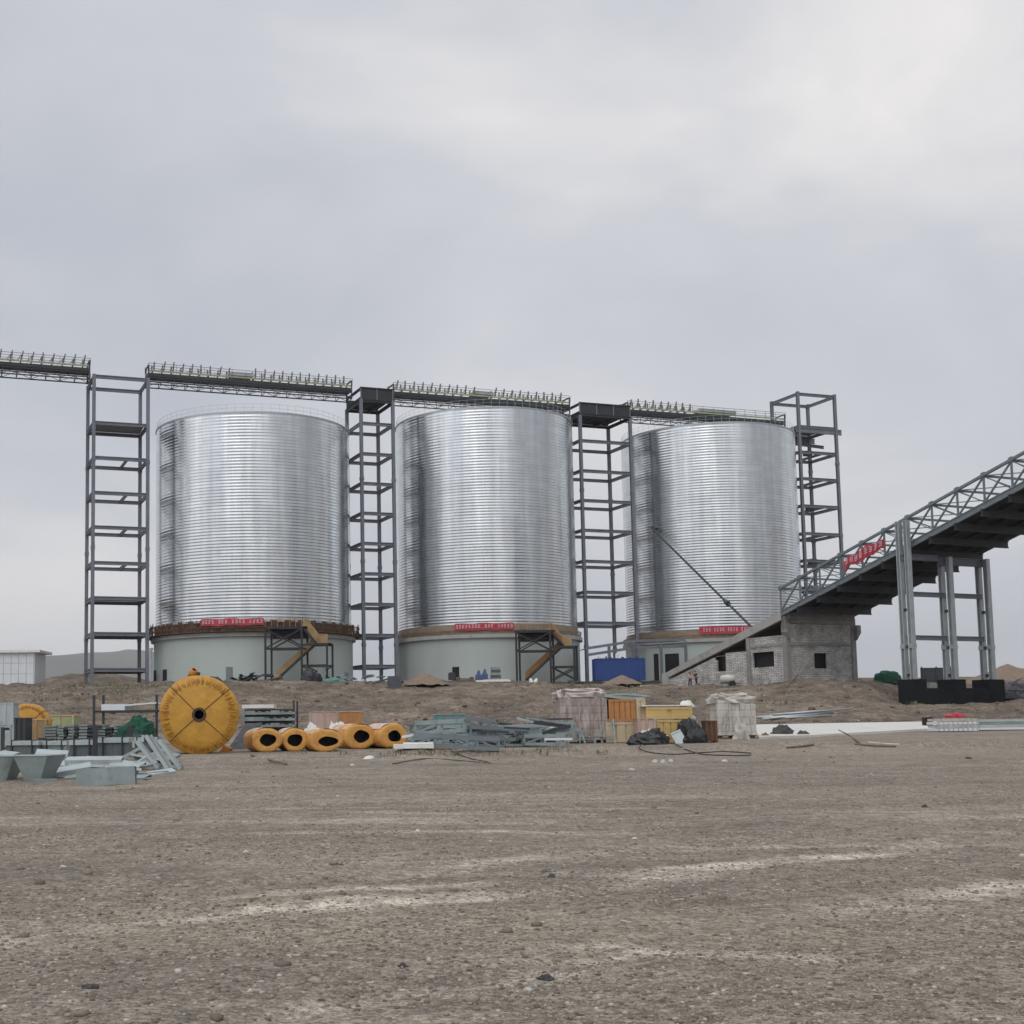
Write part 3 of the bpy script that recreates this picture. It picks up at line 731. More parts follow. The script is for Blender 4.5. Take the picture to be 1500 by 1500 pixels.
platform(0, s1, 1.25, 1.25, 1.95, 130, rust); platform(1, s2, .55, .7, 1.0, 40, rust_l); platform(2, s3, .6, .7, 1.0, 40, rust_l)
rnd = random.Random(5); (cx, cy), Rr, zt, zr = SIL[0]; mb = MB()
for k in range(120):                                     # boards and sheets leaning on the platform rail
    a = 2 * math.pi * k / 120 + rnd.uniform(0, .03)
    if rnd.random() < .62:
        z = zr + EYE + .16; h = rnd.uniform(.7, 1.45); wd = rnd.uniform(.25, .75)
        tx = Vector((-math.sin(a), math.cos(a), 0)); ra = Vector((math.cos(a), math.sin(a), 0))
        MB().box(on_wall((cx, cy), Rr + 1.08, a, z + h / 2), (wd, .05, h), (tx, ra, Vector((rnd.uniform(-.1, .1), 0, 1)).normalized())).build('shutter_board', rust, s1)
mb = MB()
for k in range(46):
    a = 2 * math.pi * k / 46; z = zr + EYE + 1.55
    tx = Vector((-math.sin(a), math.cos(a), 0)); ra = Vector((math.cos(a), math.sin(a), 0)); mb.box(on_wall((cx, cy), Rr + .35, a, z), (1.0, .06, .36), (tx, ra, Vector((0, 0, 1))))
mb.build('pale_cleats', galv_l, s1)


# ------------------------------------------------------------------ red banners
def glyphs(mb, place, n, gaps, u0, u1, v0, v1, seed):
    """rows of small brush-like signs, too far away to read: strokes in the unit strip"""
    r = random.Random(seed); cw = (u1 - u0) / n
    for i in range(n):
        if i in gaps: continue
        a = u0 + i * cw + cw * .12; w = cw * .76
        for k in range(3):
            h = v0 + (v1 - v0) * (.12 + .36 * k) ; x0 = a + w * r.uniform(0, .25); x1 = a + w * r.uniform(.7, 1); mb.add(place(x0, x1, h, h + (v1 - v0) * .15), [(0, 1, 2, 3)])
        for k in range(2):
            x = a + w * r.uniform(.05, .85); h0 = v0 + (v1 - v0) * r.uniform(0, .3); mb.add(place(x, x + w * .16, h0, v1 - (v1 - v0) * r.uniform(0, .2)), [(0, 1, 2, 3)])


def silo_banner(i, px0, px1, pyt, pyb, off, label, n, gaps):
    (cx, cy), Rr, zt, zr = SIL[i]; rad = Rr + off
    a0, z1 = cyl_hit((cx, cy), rad, px0, pyt); a1, _ = cyl_hit((cx, cy), rad, px1, pyt); _, z0 = cyl_hit((cx, cy), rad, px0, pyb)
    if a0 > a1: a0, a1 = a1, a0
    am = (a0 + a1) / 2; root = thing('banner', label, 'banner', on_wall((cx, cy), rad, am, z0), 'red cloth banners'); pr = []
    K = 40; mb = MB(); rr = random.Random(i)
    vs = []
    for k in range(K + 1):
        a = a0 + (a1 - a0) * k / K; sag = .10 * math.sin(k / K * math.pi * 5) + .05 * rr.uniform(-1, 1)
        for z in (z0 + sag * .6, (z0 + z1) / 2, z1 + sag * .4): vs.append(on_wall((cx, cy), rad + .04 * math.sin(k * 1.7), a, z))
    mb.add(vs, [(3 * k + j, 3 * k + 3 + j, 3 * k + 4 + j, 3 * k + 1 + j) for k in range(K) for j in (0, 1)])
    c = mb.build('cloth', red, root, True)
    mb2 = MB(); pl = lambda u0, u1, v0, v1: [on_wall((cx, cy), rad + .10, a0 + (a1 - a0) * u, z0 + (z1 - z0) * v) for u, v in ((u0, v0), (u1, v0), (u1, v1), (u0, v1))]
    glyphs(mb2, pl, n, gaps, .02, .98, .24, .82, i + 11); mb2.build('lettering', lett, root)


silo_banner(0, 294, 387, 907.5, 917.5, 1.34, 'red banner with white lettering on the work platform of the left silo', 18, (4, 8, 13))
silo_banner(1, 666, 753, 914, 924, .62, 'red banner with white lettering round the foot of the middle silo', 18, (8, 12))
silo_banner(2, 1024, 1105, 918.5, 929, .70, 'red banner with white lettering round the foot of the right silo', 20, (0, 4, 9, 14))


# ------------------------------------------------------------------ stair scaffolds (built once, copied)
def stair_scaffold(label, flight_m):
    root = thing('stair_scaffold', label, 'stair scaffold', ZERO, 'black steel stair scaffolds')
    D = 2.0; x = (0, 4.75, 8.05); H = 6.95; H2 = 4.75
    for a, h in ((0, H + .1), (x[1], H + .1), (x[2], H2)):
        for b in (0, D): local(MB().bar((a + b * .33, b, -.5), (a + b * .33, b, h), .27, .27), 'post', scaf, root)
    mb = MB(); sh = .33
    for b in (0, D):
        o = b * sh; yb = b + .003
        for z in (4.15, H - .1): mb.bar((o, yb, z), (x[1] + o, yb, z), .2, .27)
        for z in (1.9, H2 - .1): mb.bar((x[1] + o, yb, z), (x[2] + o, yb, z), .2, .27)
    for a in x[:2]: mb.bar((a, 0, 4.15), (a + D * sh, D, 4.15), .14); mb.bar((a, 0, H - .12), (a + D * sh, D, H - .12), .14)
    mb.bar((x[2], 0, H2 - .12), (x[2] + D * sh, D, H2 - .12), .14); local(mb, 'beams', scaf, root)
    mb = MB()
    for b in (-.01, D + .01):
        o = b * sh
        mb.bar((o, b, 4.2), (x[1] + o, b - .02, H - .2), .17); mb.bar((o, b + .1, H - .2), (x[1] + o, b + .1, 4.2), .17)
        mb.bar((x[1] + o, b, .1), (x[2] + o, b, 1.85), .17); mb.bar((x[1] + o, b + .1, 1.85), (x[2] + o, b + .1, .1), .17)
    local(mb, 'cross_braces', scaf, root)
    local(MB().box((x[1] / 2 + .33, D / 2, H + .06), (x[1] + .8, D, .12)), 'deck', scaf, root); local(MB().box((x[1] / 2 + .68, D + .03, H - .75), (x[1] - .3, .06, 1.3)), 'back_board', scaf, root)
    local(MB().box(((x[1] + x[2]) / 2 + 1.1, D / 2, H2 + .04), (2.4, D, .08)), 'landing', scaf, root)
    # flights: stringers with treads and boarded side
    def flight(p, q, name):
        f = MB(); p = Vector(p); q = Vector(q)
        for b in (0.0, .9): f.bar(p + Vector((0, b, 0)), q + Vector((0, b, 0)), .1, .28)
        n = int(abs(q.z - p.z) / .22)
        for i in range(n): f.box(p + (q - p) * ((i + .5) / n) + Vector((0, .45, .06)), (.3, .8, .04))
        fl = local(f, name, scaf, root)
        local(MB().prism([p + Vector((0, .98, .15)), q + Vector((0, .98, .15)), q + Vector((0, .98, 1.2)), p + Vector((0, .98, 1.2))], (0, .03, 0)), 'side_boarding', flight_m, fl)
    flight((x[1] + .1, .2, H), (x[1] + 1.9, .2, H2 + .1), 'upper_flight')
    flight((x[1] + 1.7, .5, H2 - .1), (1.35, .5, .1), 'lower_flight')
    mb = MB(); mb.box((x[1] + 2.35, D + .1, H2 + .75), (2.0, .05, 1.3)); mb.prism([(x[1] - .1, D + .1, H + .2), (x[1] + .5, D + .1, H + 1.4), (x[1] + 2.2, D + .1, H2 + 1.4), (x[1] + 1.4, D + .1, H2 + 1.2)], (0, .04, 0))
    local(mb, 'landing_boarding', ply if flight_m is ply else ply, root)
    mb = MB()
    for b in (0, D):
        for a in (0, 1.6, 3.2, x[1]): mb.bar((a + b * sh, b, H + .1), (a + b * sh, b, H + 1.15), .06)
        mb.bar((b * sh, b, H + 1.15), (x[1] + b * sh, b, H + 1.15), .06)
    local(mb, 'deck_railing', ply, root)
    return root


sc1 = stair_scaffold('black stair scaffold with pale tan boarding against the left silo', ply)
sc2 = dup(sc1, ZERO, 0, 'black stair scaffold with rusty orange flight against the middle silo')
for ch in sc2.children:
    for g in ch.children:
        if g.name.startswith('side_boarding'):
            g.data = g.data.copy(); g.data.materials.clear(); g.data.materials.append(ply_o)


def put(o, px, py, Y, rz=None):
    p = at(px, py, Y); o.location = p
    if rz is not None: o.rotation_euler = (0, 0, rz)


p = at(389, 997, 169.3); sc1.location = (p.x, p.y, p.z)
p = at(757.5, 997.5, 180.6); sc2.location = (p.x, p.y, p.z)

# ------------------------------------------------------------------ sloping gallery, its ramp house and trestle
P0 = Vector((48.6, 150, EYE)); GA = Vector((.407, -.914, 0)).normalized(); GW = Vector((.914, .407, 0)).normalized(); Zv = Vector((0, 0, 1)); GWID = 10.6
def G(s, w, z): return P0 + GA * s + GW * w + Zv * z
SL = .282
def zb(s): return 12.1 + SL * s          # underside edge of the gallery deck
GS = (GA + Zv * SL).normalized(); GN = GW.cross(GS) * -1
if GN.z < 0: GN = -GN
gr = thing('sloping_gallery', 'long sloping lattice gallery with dark ribbed underside climbing out of the picture at right', 'gallery', G(20, 5.3, zb(20)))
PL = 3.2; NP = 17; S0 = -.6
mb = MB()
a, b = G(S0, GWID / 2, zb(S0) + .55), G(S0 + PL * NP, GWID / 2, zb(S0 + PL * NP) + .55)
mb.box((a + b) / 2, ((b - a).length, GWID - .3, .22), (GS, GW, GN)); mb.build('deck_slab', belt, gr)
for w in (0, GWID):
    mb = MB(); mb.ibeam(G(S0, w, zb(S0) + .42), G(S0 + PL * NP, w, zb(S0 + PL * NP) + .42), .22, .62, None, .1); mb.build('edge_girder', steel_b, gr)
    mb = MB(); TH_ = 3.35
    mb.bar(G(S0, w, zb(S0) + TH_), G(S0 + PL * NP, w, zb(S0 + PL * NP) + TH_), .26, .26)
    mb.build('top_chord', steel_b, gr)
    mb = MB()
    for i in range(NP + 1):
        s = S0 + i * PL; mb.bar(G(s, w, zb(s) + .7), G(s, w, zb(s) + TH_), .17)
        mb.box(G(s, w, zb(s) + TH_ + .05), (.42, .3, .42), (GS, GW, GN))
        if i < NP:
            s2 = s + PL
            mb.bar(G(s, w + .02, zb(s) + .75), G(s2, w + .02, zb(s2) + TH_ - .1), .15); mb.bar(G(s, w - .02, zb(s) + TH_ - .15), G(s2, w - .02, zb(s2) + .75), .08)
    mb.build('truss_web', steel_b, gr)
mb = MB()
for i in range(NP + 1):
    s = S0 + i * PL; mb.bar(G(s, .1, zb(s) + TH_ - .05), G(s, GWID - .1, zb(s) + TH_ - .05), .2)
    if i < NP:
        s2 = s + PL; mb.bar(G(s, .1, zb(s) + TH_ - .02), G(s2, GWID - .1, zb(s2) + TH_ - .02), .09); mb.bar(G(s, GWID - .1, zb(s) + TH_ - .08), G(s2, .1, zb(s2) + TH_ - .08), .09)
mb.build('roof_bracing', steel_b, gr)
for i in range(1, NP + 1):
    s = S0 + i * PL - .25
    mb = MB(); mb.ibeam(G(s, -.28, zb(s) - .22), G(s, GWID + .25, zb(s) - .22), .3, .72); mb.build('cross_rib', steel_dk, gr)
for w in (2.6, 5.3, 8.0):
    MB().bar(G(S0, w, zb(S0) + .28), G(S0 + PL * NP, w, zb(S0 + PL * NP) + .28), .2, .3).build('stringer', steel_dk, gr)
mb = MB()
for w in (3.0, 7.4):
    mb.box((G(S0, w, zb(S0) + 1.3) + G(50, w, zb(50) + 1.3)) / 2, ((b - a).length - 1, 1.3, .18), (GS, GW, GN))
mb.build('belt_bed', tarp, gr)

# red banner on the side of the gallery
def plane_s(px, py, w):
    d = ray(px, py); o = Vector((0, 0, EYE)); n = GW; t = (G(0, w, 0) - o).dot(n) / d.dot(n); q = o + d * t; return (q - P0).dot(GA), q.z - EYE
s0, za = plane_s(1237, 833, -.25); s1_, zb_ = plane_s(1297, 806, -.25)
br_ = thing('banner', 'crumpled red banner with pale lettering tied to the side of the sloping gallery', 'banner', G(s0, -.25, zb(s0) + 1), 'red cloth banners')
K = 24; vs = []; rr = random.Random(2); H0, H1 = [], []
for k in range(K + 1):
    u = k / K; s = s0 + (s1_ - s0) * u; lo = zb(s) + 1.1 + .22 * math.sin(u * 15) + .45 * abs(math.sin(u * math.pi * 2)); hi = lo + 1.15 - .35 * math.sin(u * 9) * .6
    for f in (0, .5, 1): vs.append(G(s, -.27 - .10 * math.sin(k * 2.1 + f * 2), lo + (hi - lo) * f))
    H0.append(lo); H1.append(hi)
MB().add(vs, [(3 * k + j, 3 * k + 3 + j, 3 * k + 4 + j, 3 * k + 1 + j) for k in range(K) for j in (0, 1)]).build('cloth', red, br_, True)
def plg(u0, u1, v0, v1):
    o = []
    for u, v in ((u0, v0), (u1, v0), (u1, v1), (u0, v1)):
        s = s0 + (s1_ - s0) * u; lo = np.interp(u, np.linspace(0, 1, K + 1), H0); hi = np.interp(u, np.linspace(0, 1, K + 1), H1); o.append(G(s, -.42, lo + (hi - lo) * v))
    return o
mb = MB(); glyphs(mb, plg, 8, (), .03, .97, .22, .82, 77); mb.build('lettering', lett, br_)

# ramp house: block walls in a concrete frame
rh = thing('ramp_house', 'grey block ramp house with concrete frame and empty windows under the sloping gallery', 'building', G(-8, 5.3, 4.6))
def gground(s, w): q = G(s, w, 0); return gz(q.x, q.y) - EYE
def wall_w(s_a, s_b, z_a, z_b, w0=0.12, th=.24): return (G((s_a + s_b) / 2, w0 + th / 2, (z_a + z_b) / 2), (abs(s_b - s_a), th, z_b - z_a), (GA, GW, Zv))
def wall_s(w_a, w_b, z_a, z_b, s_=-.12, th=.24): return (G(s_ - th / 2, (w_a + w_b) / 2, (z_a + z_b) / 2), (th, abs(w_b - w_a), z_b - z_a), (GA, GW, Zv))
ZB = 3.4; Z1 = 8.75; ZT = 11.6
# gable face (towards the right): window hole
mb = MB(); wx0, wx1, wz0, wz1 = 4.2, 6.15, 5.95, 7.75
mb.box(*wall_s(.5, wx0, ZB, Z1 - .15)); mb.box(*wall_s(wx1, GWID - .5, ZB, Z1 - .15)); mb.box(*wall_s(wx0, wx1, ZB, wz0)); mb.box(*wall_s(wx0, wx1, wz1, Z1 - .15)); mb.box(*wall_s(.5, GWID - .5, Z1 + .15, ZT - .45))
mb.build('gable_wall', brick, rh)
# flank towards the picture's left: windows and stepped infill under the ramp beam
def ztop(s): return 12.85 + .285 * s
def strips(s_a, s_b, z_a, z_of): return [G(s_a, .12, z_a), G(s_b, .12, z_a), G(s_b, .12, z_of(s_b)), G(s_a, .12, z_of(s_a))]
und = lambda s: ztop(s) - 1.05
mb = MB()
wins = ((-6.0, -2.3, 6.25, 8.05), (-12.6, -10.9, 6.1, 7.95))
mb.box(*wall_w(-2.3, -.5, ZB, Z1 - .15)); mb.box(*wall_w(-6.0, -2.3, ZB, 6.25)); mb.box(*wall_w(-6.0, -2.3, 8.05, Z1 - .15)); mb.box(*wall_w(-6.3, -6.0, ZB, Z1 - .15))
mb.box(*wall_w(-6.3, -.5, Z1 + .15, 9.85))
mb.box(*wall_w(-10.9, -6.9, ZB, 8.3)); mb.box(*wall_w(-12.6, -10.9, ZB, 6.1)); mb.box(*wall_w(-13.0, -12.6, ZB, 7.5)); mb.box(*wall_w(-12.6, -10.9, 7.95, 8.05 - .5 + .45))
mb.prism(strips(-22.3, -13.0, ZB, lambda s: min(und(s), 7.9) - .02), GW * .24)
mb.build('flank_wall', brick, rh)
MB().box(G(-6.5, 5.3, (ZB + 8.6) / 2), (11.5, GWID - 1.4, 8.6 - ZB), (GA, GW, Zv)).build('unlit_interior_box', dark, rh)  # solid black box stands in for the unlit inside behind the openings
mb = MB()
for s, w, h in ((-.3, .3, 12.0), (-.3, GWID - .3, 11.9), (-6.6, .3, 9.9)): mb.box(G(s, w, (ZB - 1 + h) / 2), (.66, .66, h - ZB + 1), (GA, GW, Zv))
mb.box(G(-.14, GWID / 2, Z1), (.3, GWID - 1.3, .3), (GA, GW, Zv)); mb.box(G(-.1, GWID / 2, ZT - .2), (.5, GWID - 1.3, .5), (GA, GW, Zv)); mb.box(G(-.1, GWID / 2, ZT + .45), (.8, GWID - .6, .75), (GA, GW, Zv))
mb.box(G(-3.45, .2, Z1), (5.6, .3, .3), (GA, GW, Zv))
for w in (.15, GWID - .1): mb.box(G(.05, w + (.2 if w > 5 else -.2), 10.6), (.9, .6, 1.0), (GA, GW, Zv)); mb.prism([G(.45, w + (.45 if w > 5 else -.45), 10.1), G(.45, w + (-.1 if w > 5 else .1), 10.1), G(.45, w + (-.1 if w > 5 else .1), 9.3)], GA * -.8)
mb.build('concrete_frame', conc_dk, rh)
mb = MB(); mb.prism([G(-23.0, -.05, ztop(-23.0) - .75), G(-.7, -.05, und(-.7)), G(-.7, -.05, ztop(-.7)), G(-23.0, -.05, ztop(-23.0))], GW * .55)
mb.prism([G(-23.0, GWID - .5, ztop(-23.0) - .75), G(-.7, GWID - .5, und(-.7)), G(-.7, GWID - .5, ztop(-.7)), G(-23.0, GWID - .5, ztop(-23.0))], GW * .5)
mb.build('ramp_beam', conc, rh)
mb = MB(); mb.prism([G(-23, .5, ztop(-23) - .5), G(-.7, .5, ztop(-.7) - .5), G(-.7, .5, ztop(-.7) - .25), G(-23, .5, ztop(-23) - .25)], GW * (GWID - 1.0)); mb.build('ramp_slab', conc_dk, rh)
mb = MB(); mb.box(G(-22.8, .5, 4.9), (1.2, 1.4, 2.8), (GA, GW, Zv)); mb.build('ramp_foot', conc, rh)

# trestle under the gallery
ts = 18.6
tr = thing('trestle_support', 'pale grey six legged steel trestle on black footings holding up the sloping gallery', 'trestle', G(ts, 5.3, 2), None)
def zg_(s, w): return gground(s, w)
for w, top in ((-.75, zb(ts) + TH_ - .35), (5.0, zb(ts) - .6), (10.4, zb(ts) - .6)):
    for ds in (-.52, .52):
        c0 = G(ts + ds, w, 3.85); mb = MB(); mb.ibeam(c0, G(ts + ds, w, top), .5, .5, GA, .10)
        mb.box(G(ts + ds, w, 7.35), (.6, .6, .45), (GA, GW, Zv)); mb.build('column', galv_l, tr)
    mb = MB()
    for z in (4.4, 7.3, 11.1): mb.box(G(ts, w, z), (.53, .16, .3), (GA, GW, Zv))
    mb.build('batten_plates', steel_dk, tr)
mb = MB()
for z in (8.25, 12.75):
    for w0, w1_ in ((-.4, 4.65), (5.35, 10.05)): mb.ibeam(G(ts, w0, z), G(ts, w1_, z), .3, .5)
mb.build('tie_beams', steel_b, tr)
mb = MB(); mb.ibeam(G(ts, 4.0, zb(ts) - 1.0), G(ts, 11.0, zb(ts) - 1.0), .5, .8); mb.ibeam(G(ts, -1.0, zb(ts) - .75), G(ts, 4.0, zb(ts) - .75), .45, .6); mb.build('cap_beam', steel, tr)
for w in (-.5, 5.0, 10.3):
    g_ = zg_(ts, w); MB().box(G(ts, w, (g_ - .5 + 3.95) / 2), (2.1, 1.75 if w < 9 else 2.3, 3.95 - g_ + .5), (GA, GW, Zv)).build('footing', blackc, tr)
MB().box(G(ts + .2, 4.9, 1.9), (1.6, 9.6, 2.3), (GA, GW, Zv)).build('footing_tie', blackc, tr)

# thin diagonal pipe in front of the right silo
a_, z_ = cyl_hit(SIL[2][0], SIL[2][1] + .1, 953, 772)
pa = on_wall(SIL[2][0], SIL[2][1] + .1, a_, z_); pb = G(-6.4, .6, ztop(-6.4) + .1)
pr = thing('inclined_pipe', 'thin dark diagonal pipe running from the right silo down to the ramp house', 'pipe', pb)
MB().tube([pa, pb], .15, 8).build('pipe', steel_dk, pr)
q = pb.lerp(pa, .2); d_ = (pa - pb).normalized(); MB().tube([q - d_ * .5, q + d_ * .5], .34, 8).build('coupling', steel_dk, pr)

# canopy of bare steel in front of the right silo
cn = thing('steel_canopy', 'low grey steel canopy beside the blue container in front of the right silo', 'canopy', at(930, 996, 186))
Yc = 186.5
pts = [at(858, 950, 184), at(930, 939, Yc), at(1003, 937, 190)]
for px, pyt, Y in ((892, 945, 183), (928, 941, 186), (968, 942, 188), (1004, 939, 189)):
    q = at(px, pyt, Y); MB().ibeam((q.x, q.y, gz(q.x, q.y) - .4), q, .38, .38).build('post', steel_b, cn)
mb = MB()
for off in (0, -.95): mb.bar(pts[0] + Zv * off, pts[1] + Zv * off, .25, .38); mb.bar(pts[1] + Zv * off, pts[2] + Zv * off, .25, .38)
mb.build('edge_beam', steel, cn)
bk = Vector((.3, 7.0, .2)); MB().add([pts[0], pts[1], pts[2], pts[2] + bk, pts[1] + bk, pts[0] + bk] + [q - Zv * .12 for q in (pts[0], pts[1], pts[2], pts[2] + bk, pts[1] + bk, pts[0] + bk)],
    [(0, 1, 4, 5), (1, 2, 3, 4), (11, 10, 7, 6), (10, 9, 8, 7), (0, 5, 11, 6), (2, 8, 9, 3), (0, 6, 7, 1), (1, 7, 8, 2), (5, 4, 10, 11), (4, 3, 9, 10)]).build('roof_sheet', steel_b, cn)


# ================================================================== the storage strip
def gat(px, py):
    p = hit(px, py); return p


def scale_at(p): return F / p.y          # picture pixels per metre there


def ring_reel(name, label, c, rad, wid, rz, group=None, holes=True):
    """a wrapped roll standing on its rim; its face looks along local -Y"""
    root = thing(name, label, 'wrapped reel', c, group, rz)
    prof = [(0.16, -wid / 2 - .02), (rad * .74, -wid / 2 - .03), (rad * .80, -wid / 2), (rad * .965, -wid / 2 + .03), (rad, -wid / 2 + .10), (rad * 1.002, wid / 2 - .1), (rad * .96, wid / 2), (.16, wid / 2)]
    n = 96; mb = MB()
    for r_, z in prof:
        for k in range(n):
            a = 2 * math.pi * k / n
            q = r_ * (1 + (.010 * math.sin(a * 3 + 1) + .006 * math.sin(a * 7)) * (r_ > rad * .5)); zz = z + (.012 * math.sin(k * 2.4) if rad * .75 < r_ < rad * .99 else 0)
            mb.v.append(Vector((q * math.cos(a), zz, rad + q * math.sin(a))))
    for i in range(len(prof) - 1):
        for k in range(n): mb.f.append((i * n + k, i * n + (k + 1) % n, (i + 1) * n + (k + 1) % n, (i + 1) * n + k))
    body = local(mb, 'wrapping', yel, root, True)
    # gathered folds round the rim of the face
    mb = MB(); rr = random.Random(4)
    for k in range(84):
        a = 2 * math.pi * (k + rr.uniform(-.3, .3)) / 84; r0 = rad * rr.uniform(.72, .80); r1 = rad * rr.uniform(.90, .955)
        p, q = (Vector((r_ * math.cos(a + d), -wid / 2 - y, rad + r_ * math.sin(a + d))) for r_, d, y in ((r0, 0, .028), (r1, rr.uniform(-.03, .03), .004)))
        mb.tube([p, (p + q) / 2 + Vector((0, -.012, 0)), q], [.008, .017, .009], 5)
    local(mb, 'gathered_folds', yel_d, body, True)
    mb = MB()
    for a in (R(40), R(135), R(222), R(318)):
        mb.tube([Vector((r_ * math.cos(a), -wid / 2 - .035 + (.03 if r_ > rad * .9 else 0), rad + r_ * math.sin(a))) for r_ in (.17, rad * .5, rad * .8, rad * .995)], .013, 5)
        p = Vector((rad * 1.006 * math.cos(a), 0, rad + rad * 1.006 * math.sin(a))); mb.bar(p + Vector((0, -wid / 2 + .05, 0)), p + Vector((0, wid / 2 - .05, 0)), .03, .02)
    local(mb, 'tie_ropes', strapm, root)
    mb = MB()
    v = []; n = 40
    for r_, y in ((.155, -wid / 2 - .02), (.17, -wid / 2 - .06), (.235, -wid / 2 - .06), (.25, -wid / 2 - .02)):
        for k in range(n): a = 2 * math.pi * k / n; v.append(Vector((r_ * math.cos(a), y, rad + r_ * math.sin(a))))
    mb.add(v, [(i * n + k, i * n + (k + 1) % n, (i + 1) * n + (k + 1) % n, (i + 1) * n + k) for i in range(3) for k in range(n)])
    local(mb, 'hub_ring', strapm, root)
    v = [Vector((.16 * math.cos(2 * math.pi * k / n), y, rad + .16 * math.sin(2 * math.pi * k / n))) for y in (-wid / 2 - .03, -wid / 2 + .6) for k in range(n)]
    local(MB().add(v, [(k, n + k, n + (k + 1) % n, (k + 1) % n) for k in range(n)] + [tuple(range(n, 2 * n))]), 'hub_bore', dark, root)
    return root


p = gat(289, 1104.5); sc_ = scale_at(p)
ring_reel('conveyor_belt_reel', 'huge round yellow wrapped reel with crossed ropes standing on its rim', (p.x, p.y + .6, p.z - .03), 58.0 / sc_, 1.25, R(6), 'yellow belt reels')
p = gat(38, 1092); sc_ = scale_at(p)
ring_reel('conveyor_belt_reel', 'smaller yellow reel half hidden behind the blue grey stacks at the left edge', (p.x, p.y + .5, p.z - .03), 31.0 / sc_, .9, R(4), 'yellow belt reels')


# five orange yellow foam rolls in a row
def foam_roll(label, px, py, wpx, hpx, rz, ln, hx=0, hz=0, hw=.5, hh=.48, seed=1):
    p = gat(px, py); s = scale_at(p); w = wpx / s; h = hpx / s
    root = thing('foam_roll', label, 'foam roll', (p.x, p.y + .1, p.z - .02), 'orange yellow rolls lying in a row', rz)
    n = 48; mb = MB(); rr = random.Random(seed); ph = rr.uniform(0, 6)
    prof = [(1 * hw, .0), (.8, -.012), (.955, -.005), (1.0, .045)] + [(1.0 - .02 * math.sin(i * 1.1 + ph), .05 + ln * i / 8) for i in range(1, 9)] + [(.9, ln + .1), (.05, ln + .1)]
    for i, (q, y) in enumerate(prof):
        for k in range(n):
            a = 2 * math.pi * k / n; lum = 1 + .035 * math.sin(3 * a + ph) + .02 * math.sin(5 * a + ph * 2) + (.01 * math.sin(11 * a + y * 9))
            if i == 0: X = hx * w + hw * .5 * w * math.cos(a) * (1 + .08 * math.sin(2 * a + ph)); Z = h / 2 + hz * h + hh * .5 * h * math.sin(a) * (1 + .07 * math.sin(3 * a + ph))
            else: X = q * lum * w / 2 * math.cos(a); Z = h / 2 + q * lum * h / 2 * max(math.sin(a), -.93)
            mb.v.append(Vector((X, y, Z)))
    for i in range(len(prof) - 1):
        for k in range(n): mb.f.append((i * n + k, i * n + (k + 1) % n, (i + 1) * n + (k + 1) % n, (i + 1) * n + k))
    local(mb, 'wrap', yel_p, root, True)
    v = []
    for y in (.0, .5):
        for k in range(n):
            a = 2 * math.pi * k / n; v.append(Vector((hx * w + hw * .5 * w * .995 * math.cos(a) * (1 + .08 * math.sin(2 * a + ph)), y + .012, h / 2 + hz * h + hh * .5 * h * .995 * math.sin(a) * (1 + .07 * math.sin(3 * a + ph)))))
    local(MB().add(v, [(k, n + k, n + (k + 1) % n, (k + 1) % n) for k in range(n)] + [tuple(range(n, 2 * n))]), 'core_hole', blk, root)
    mb = MB(); v = []                       # torn film lying over the top
    for i in range(7):
        for k in range(9):
            a = R(35) + R(110) * k / 8; y = .12 + ln * .8 * i / 6; q = 1.045 + .03 * mnoise.noise(Vector((i * .8, k * .6, seed)))
            v.append(Vector((q * w / 2 * math.cos(a), y, h / 2 + q * h / 2 * math.sin(a))))
    mb.add(v, [(i * 9 + k, i * 9 + k + 1, (i + 1) * 9 + k + 1, (i + 1) * 9 + k) for i in range(6) for k in range(8)])
    local(mb, 'loose_film', pinkf, root, True)
    return root


foam_roll('orange foam roll next to the big reel, first of five, nearest the reel', 391, 1102, 47, 36, R(16), 1.5, .03, .02, .50, .50, 1)
foam_roll('orange foam roll second from the big reel, round with a round dark core', 432, 1101, 40, 35, R(14), 1.5, 0, .0, .58, .50, 2)
foam_roll('flattest of the five orange foam rolls, with a wide squashed dark core', 478, 1101.5, 50, 34, R(15), 1.5, .06, -.03, .56, .42, 3)
foam_roll('orange foam roll between the squashed one and the sooty rimmed one', 528, 1097.5, 52, 37, R(20), 1.7, .04, .02, .44, .50, 4)
foam_roll('last orange foam roll beside the steel frames, its core rim blackened', 577, 1096.5, 46, 37, R(22), 1.8, .03, .0, .46, .45, 5)

# rag of orange sheeting and dark plastic behind the reel
p = gat(331, 1101); tag(MB().blob((0, 0, 0), (.42, .3, .2), 3, .4).build('orange_sheeting', orangem, None, True, loc=p), 'scrap of orange sheeting on the ground under the big yellow reel', 'plastic scrap')
p = gat(352, 1098); mb = MB()
mb.prism([(-.55, 0, 0), (.35, 0, 0), (.75, .2, 1.0), (.1, .3, .95)], (0, .25, .02)); mb.blob((.2, .5, 0), (1.0, .8, .55), 5, .3)
tag(mb.build('plastic_sheeting', dkgrey, None, False, loc=(p.x, p.y + .5, p.z - .02)), 'dark grey plastic sheeting slumped between the big reel and the foam rolls', 'plastic sheeting')


